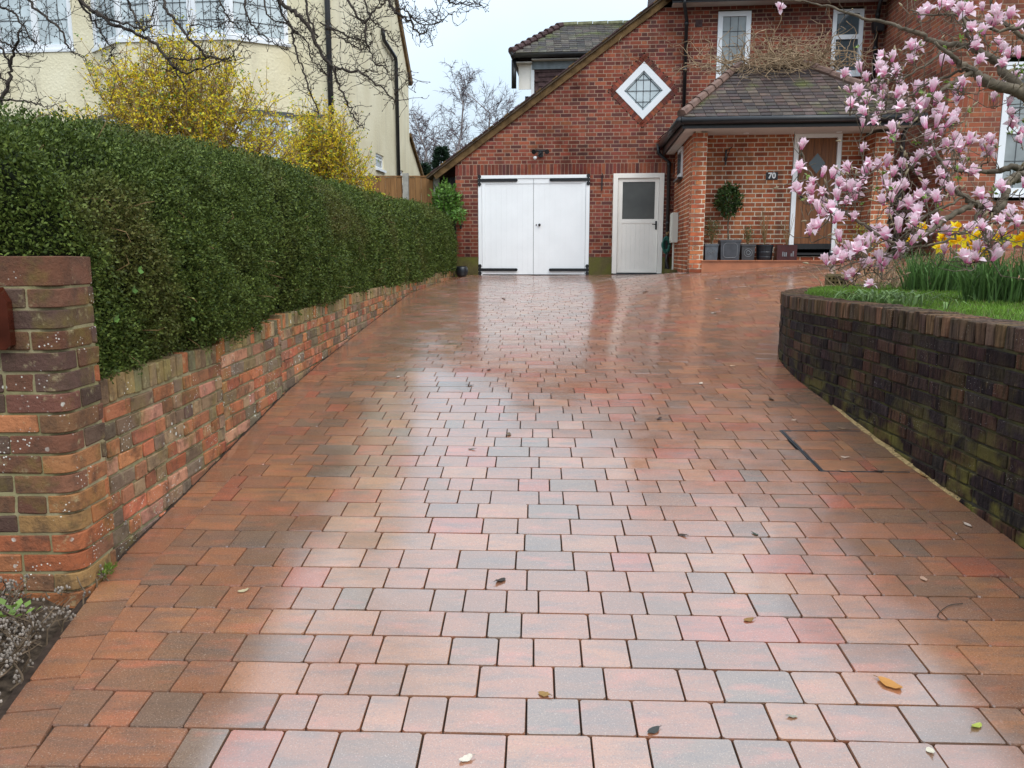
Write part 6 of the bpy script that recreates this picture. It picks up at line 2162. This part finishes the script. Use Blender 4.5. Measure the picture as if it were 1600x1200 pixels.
# low twiggy growth between magnolia and lawn
e = empty('woody_undergrowth', at(1400, 430, 8.0), 0, 'low tangle of bare brown stems under the magnolia branches', 'shrub')
m = MB(); rr = random.Random(3)
for k in range(130):
    b = Vector((rr.gauss(0, .32), rr.gauss(0, .2), -.22))
    d = Vector((rr.gauss(0, .6), rr.gauss(0, .5), 1)).normalized()
    L = rr.uniform(.2, .55)
    m.tube([b, b + d * L * .5 + Vector((rr.gauss(0, .04), 0, 0)), b + d * L], [.005, .004, .002], 4)
m.build('stems', MAT['vine'], e)
Q, c_ = crown_leaves((0, 0, .1), (.45, .3, .28), 500, .03, .014, [(.09, .085, .05), (.06, .08, .03), (.14, .13, .10)], .2)
quads_mesh('leaves', Q, c_, MAT['leaf'], e, 'stuff')
e = empty('golden_shrub', hw(6.62, -3.5, .35), 0, 'small yellow green shrub beside the front door', 'shrub')
m = MB()
for k in range(12):
    a = k * .52; m.tube([(0, 0, 0), (.1 * math.cos(a), .1 * math.sin(a), .25), (.2 * math.cos(a), .2 * math.sin(a), .42)], [.006, .005, .003], 4)
m.build('stems', MAT['vine'], e)
Q, c_ = crown_leaves((0, 0, .33), (.24, .22, .24), 420, .04, .02, [(.22, .22, .03), (.10, .13, .03), (.35, .28, .03)], .3)
quads_mesh('leaves', Q, c_, MAT['leaf'], e, 'stuff')

# ---- brick-on-edge edging with perforated end brick, behind the wall end
e = empty('brick_edging', at(1308, 446, 8.35), math.radians(-14), 'short row of perforated bricks on edge at the lawn corner', 'bricks')
def perforated():
    m, hole = MB(), MB()
    xs_ = [-.1075 + .215 * k / 11 for k in range(12)]; zs_ = [.0 + .1025 * k / 5 for k in range(6)]
    for i in range(11):
        for j in range(5):
            a, b, c, d = xs_[i], xs_[i + 1], zs_[j], zs_[j + 1]
            if i % 2 == 1 and j in (1, 3):
                V = [(a, 0, c), (b, 0, c), (b, 0, d), (a, 0, d), (a, .05, c), (b, .05, c), (b, .05, d), (a, .05, d)]
                hole.add(V, [(4, 5, 6, 7), (0, 1, 5, 4), (1, 2, 6, 5), (2, 3, 7, 6), (3, 0, 4, 7)])
            else: m.add([(a, 0, c), (b, 0, c), (b, 0, d), (a, 0, d)], [(0, 1, 2, 3)])
    m.box(-.1075, .1075, .0, .065, 0, .1025, skip=('f',))
    return m, hole
edge_mat = simple('mossy_edging_brick', (.115, .085, .04), .85, .45, 14, .6)
m, hole = perforated()
b_ = m.build('brick', edge_mat, e)
hole.build('perforation', MAT['dark_core'], b_, kind='stuff')  # hole faces coloured near-black to paint in the shade of the holes
for k in range(9):
    m = MB(); m.box(-.1075 + k * .012, .1075 + k * .012, .07 + k * .075, .135 + k * .075, 0 - random.uniform(0, .004), .1025 + random.uniform(-.004, .004)); m.build('brick', edge_mat, e)

# ---- dry sub-shrub at the foot of the pier
p = Vector((-1.86, 2.42, G(-1.6, 2.42)))
e = empty('dry_heather', p, 0, 'dry brown twiggy plant with pale seed heads at the pier foot', 'plant')
m, sd_ = MB(), MB()
rr = random.Random(12)
heads = []
for k in range(330):
    b = Vector((rr.gauss(.04, .16), rr.gauss(-.10, .30), rr.uniform(-.02, .05)))
    a = rr.uniform(0, 2 * PI)
    d = Vector((math.cos(a) * .9 , math.sin(a) * .8, rr.uniform(.15, .9))).normalized()
    pts = [b]; L = rr.uniform(.08, .26)
    for i in range(6):
        d = (d + Vector((rr.gauss(0, .22), rr.gauss(0, .22), rr.gauss(.02, .22)))).normalized()
        q = pts[-1] + d * L / 6
        gx, gy = q.x + p.x, q.y + p.y
        q.z = max(q.z, G(edgeL(gy), gy) - p.z + .02)
        if gx > edgeL(gy) + .02: break
        pts.append(q)
    if len(pts) < 3: continue
    m.tube(pts, [.0035 * (1 - .6 * i / 6) for i in range(len(pts))], 4)
    for q in range(rr.randint(2, 7)):
        i = rr.randint(1, len(pts) - 1)
        c = pts[i] + Vector((rr.gauss(0, .014), rr.gauss(0, .014), rr.gauss(.012, .012)))
        m.tube([pts[i], c], [.0016, .0012], 3)
        if rr.random() < .75: heads.append(c)
m.build('stems', simple('dry_stem', (.12, .085, .055), .9, .5, 30), e)
for c in heads:
    for q in range(3):
        o = c + Vector((rr.gauss(0, .006), rr.gauss(0, .006), rr.gauss(0, .006)))
        sd_.lathe([(.0, -.006), (.0042, -.002), (.0038, .003), (0, .006)], 5, o)
sd_.build('seed_heads', simple('seed_head', (.24, .20, .165), .9, .5, 60), e, kind='stuff')
q_, c_ = crown_leaves((-.05, .0, .03), (.3, .4, .07), 600, .022, .009, [(.10, .08, .05), (.16, .12, .08), (.07, .06, .03)], .1)
quads_mesh('dry_leaves', q_, c_, MAT['dead'], e, 'stuff')
p = at(22, 965, 2.35)
e = empty('green_weed', p, 0, 'green lobed weed growing at the base of the pier', 'plant')
P_, D_ = [], []
for k in range(16):
    a = k * .8
    P_.append((.03 * math.cos(a) * (k % 3), .03 * math.sin(a) * (k % 3), .002 * k)); D_.append((math.cos(a), math.sin(a), .35 + .04 * k))
quads_mesh('leaves', leaf_quads(np.array(P_), np.array(D_), .03, .022, np.tile([0, 0, 1.], (16, 1))), np.tile([.13, .20, .03], (16, 1)) * RS.uniform(.6, 1.2, (16, 1)), MAT['leaf'], e)
e = empty('moss_tuft', Vector((-1.60, 2.98, G(-1.6, 2.98) + .01)), 0, 'bright green moss tuft at the pier corner by the paving', 'plant')
Q, c_ = crown_leaves((0, 0, .03), (.02, .05, .02), 220, .018, .004, [(.12, .20, .02), (.16, .22, .04)], .1, .8)
quads_mesh('leaves', Q, c_, MAT['grass'], e)

# ---- varnished name board on the pier, cut by the left edge of the photograph
e = empty('wooden_plaque', (-1.905, PY0 - .006, -.23), 0, 'glossy red brown wooden plaque on the pier at the left edge', 'sign')
m = MB(); m.prism([(-.2, -.11), (.105, -.11), (.125, -.095), (.125, .06), (.10, .11), (-.2, .11)], -.03, 0); m.build('board', MAT['pale_wood'], e)
text_mesh('o', .05, MAT['pale_paint'], e, (.082, -.0315, .01), name='lettering')

# ---- inspection cover let into the paving
c0 = Vector((COVX, 4.49, G(COVX, 4.49)))
e = empty('inspection_cover', c0, 0, 'recessed inspection cover with thin dark metal edges in the paving', 'cover')
m = MB()
def strip(x0, y0, x1, y1, w):
    d = Vector((x1 - x0, y1 - y0)).normalized(); nn = Vector((-d.y, d.x)) * w / 2
    V = []
    for (x, y) in ((x0 - nn.x, y0 - nn.y), (x1 - nn.x, y1 - nn.y), (x1 + nn.x, y1 + nn.y), (x0 + nn.x, y0 + nn.y)):
        V.append((x - c0.x, y - c0.y, G(x, y) - c0.z + .0025))
    V += [(a, b, c - .03) for a, b, c in V]
    m.add(V, [(0, 1, 2, 3), (0, 4, 5, 1), (1, 5, 6, 2), (2, 6, 7, 3), (3, 7, 4, 0)])
strip(COVX + .004, 4.16, COVX + .004, 4.83, .006); strip(COVX + .016, 4.16, COVX + .016, 4.83, .006)
strip(COVX, 4.150, 2.14, 4.136, .009)
strip(COVX, 4.826, 2.16, 4.814, .007)
m.build('frame', MAT['metal'], e)

# ---- loose sand along the foot of the retaining wall
m = MB(); rr = random.Random(4)
pts = []
for k in range(60):
    y = 3.75 + k * .027
    w = .006 + .018 * max(0, math.sin((k / 60) * PI)) * (1 + .9 * mnoise.noise((y * 9, 0, 0)))
    x = edgeR(y)
    pts.append([(x - w, y, G(x, y) + .0005), (x - w * .45, y, G(x, y) + .008 + .006 * mnoise.noise((y * 20, 1, 0))), (x + .01, y, G(x, y) + .014)])
m.add([q for r_ in pts for q in r_], [(3 * k + i, 3 * k + i + 1, 3 * k + 4 + i, 3 * k + 3 + i) for k in range(59) for i in range(2)])
tag(m.build('sand_line', simple('yellow_sand', (.30, .20, .09), .95, .5, 60, .6)), kind='stuff', label='strip of yellow sand at the foot of the retaining wall')

# ---- fallen leaves and bits on the wet paving
LV = [(735, 603, .05, (.10, .04, .02), 'small dark leaf on the pale wet paving, upper middle'), (795, 680, .045, (.14, .09, .05), 'curled brown leaf on bright paving left of centre'), (737, 703, .04, (.16, .13, .10), 'grey brown leaf scrap just below the curled leaf'),
      (782, 909, .05, (.045, .035, .028), 'dark two-lobed leaf scrap near the picture centre line'), (850, 1087, .04, (.28, .16, .05), 'ochre leaf curled on a grey paver, lower middle'), (1021, 1145, .042, (.05, .05, .045), 'dark grey leaf scrap on an orange paver at the bottom'),
      (1390, 1073, .075, (.50, .23, .06), 'largest orange leaf, lower right of the driveway'), (1170, 971, .04, (.24, .13, .04), 'small ochre leaf right of centre in the foreground'), (1526, 1137, .04, (.38, .42, .08), 'yellow green leaf scrap near the bottom right'),
      (1443, 908, .04, (.40, .24, .16), 'pale pink leaf scrap on right foreground paving'), (1445, 746, .07, (.34, .18, .06), 'tan leaf against the foot of the retaining wall'), (1412, 716, .06, (.32, .23, .12), 'dry curled leaf in the sand by the retaining wall'),
      (1320, 716, .045, (.45, .32, .24), 'pale leaf on the inspection cover'), (1318, 738, .05, (.36, .22, .14), 'pale brown leaf below the inspection cover'), (1372, 738, .055, (.07, .04, .025), 'dark leaf lying on the cover edge'),
      (1315, 671, .05, (.32, .2, .12), 'tan leaf above the inspection cover'), (1240, 658, .04, (.40, .28, .2), 'pale scrap at the top left of the cover'), (728, 1190, .04, (.62, .55, .45), 'whitish petal at the bottom edge of the driveway'),
      (622, 590, .05, (.60, .52, .45), 'white petal on the darker left paving'), (764, 578, .05, (.06, .05, .04), 'small dark twig bit in the bright reflection'), (1066, 838, .04, (.05, .03, .02), 'tiny dark scrap on pale paving right of centre'),
      (1180, 836, .035, (.05, .06, .04), 'small dark green scrap on pale paving'), (380, 926, .04, (.42, .34, .2), 'star shaped dry leaf on a red paver at left'), (1512, 822, .045, (.55, .42, .33), 'pale leaf scrap near the foot of the right wall'),
      (787, 467, .09, (.07, .03, .02), 'dark leaf in front of the garage doors'), (1008, 456, .09, (.09, .04, .03), 'dark leaf in front of the side door'), (1122, 468, .08, (.5, .42, .36), 'pale petal on the paving towards the porch'), (1115, 490, .08, (.48, .40, .33), 'pale petal nearer than its neighbour by the porch'),
      (1145, 573, .06, (.62, .42, .26), 'cream petal on paving left of the curved wall'), (1095, 600, .045, (.6, .5, .4), 'whitish scrap on the middle right paving'), (1205, 625, .06, (.07, .04, .02), 'dark leaf on paving before the curved wall'), (1026, 536, .05, (.04, .02, .015), 'small dark scrap on the reddish paving'),
      (1030, 655, .05, (.05, .025, .02), 'small dark leaf right of the bright reflection'), (1238, 1123, .03, (.3, .28, .22), 'tiny pale crumb near the lower right'), (1453, 1177, .035, (.62, .55, .42), 'white petal at the lower right edge')]
for k, (x, y, s_, c, lab) in enumerate(LV):
    p = on_ground(x, y)
    r = random.Random(k + 50)
    ang = r.uniform(0, 6.28) if k != 6 else 2.25
    ex, ey = Vector((math.cos(ang), math.sin(ang), .09)), Vector((-math.sin(ang), math.cos(ang), .09))
    m = MB()
    nL = 6
    V = []
    for i in range(nL + 1):
        t_ = i / nL
        w = s_ * .30 * math.sin(PI * (t_ * .9 + .05)) ** .8 * r.uniform(.75, 1.2)
        zc0 = .002 + .10 * s_ * (2 * t_ - 1) ** 2 * r.uniform(.5, 1.1)
        for j in (-1, 0, 1):
            q = ex * (t_ - .5) * s_ + ey * w * j + Vector((0, 0, zc0 + abs(j) * .07 * s_ * r.uniform(.2, 1.2)))
            V.append(q)
    F = [(3 * i + j, 3 * i + j + 1, 3 * i + 4 + j, 3 * i + 3 + j) for i in range(nL) for j in range(2)]
    m.add(V, F, (*[q * 1.0 for q in c], 1))
    m.tube([ex * s_ * .5 + Vector((0, 0, .006)), ex * s_ * .72 + Vector((0, 0, .005))], .0012, 4, (*[q * .5 for q in c], 1))
    o = m.build('fallen_leaf', MAT['dead'])
    o.location = (p.x, p.y, G(p.x, p.y) + .001)
    tag(o, lab, 'leaf', 'fallen leaves on the driveway')
p = on_ground(1480, 945)
e = empty('loose_twig', p, 0, 'thin curved dark twig on the right foreground paving', 'twig')
m = MB(); W = [on_ground(x, y) - p + Vector((0, 0, .004)) for x, y in ((1504, 946), (1485, 948), (1470, 956), (1465, 966), (1474, 972), (1484, 971))]
m.tube(catmull(W, 4), .0016, 4); m.build('stem', MAT['bark'], e)
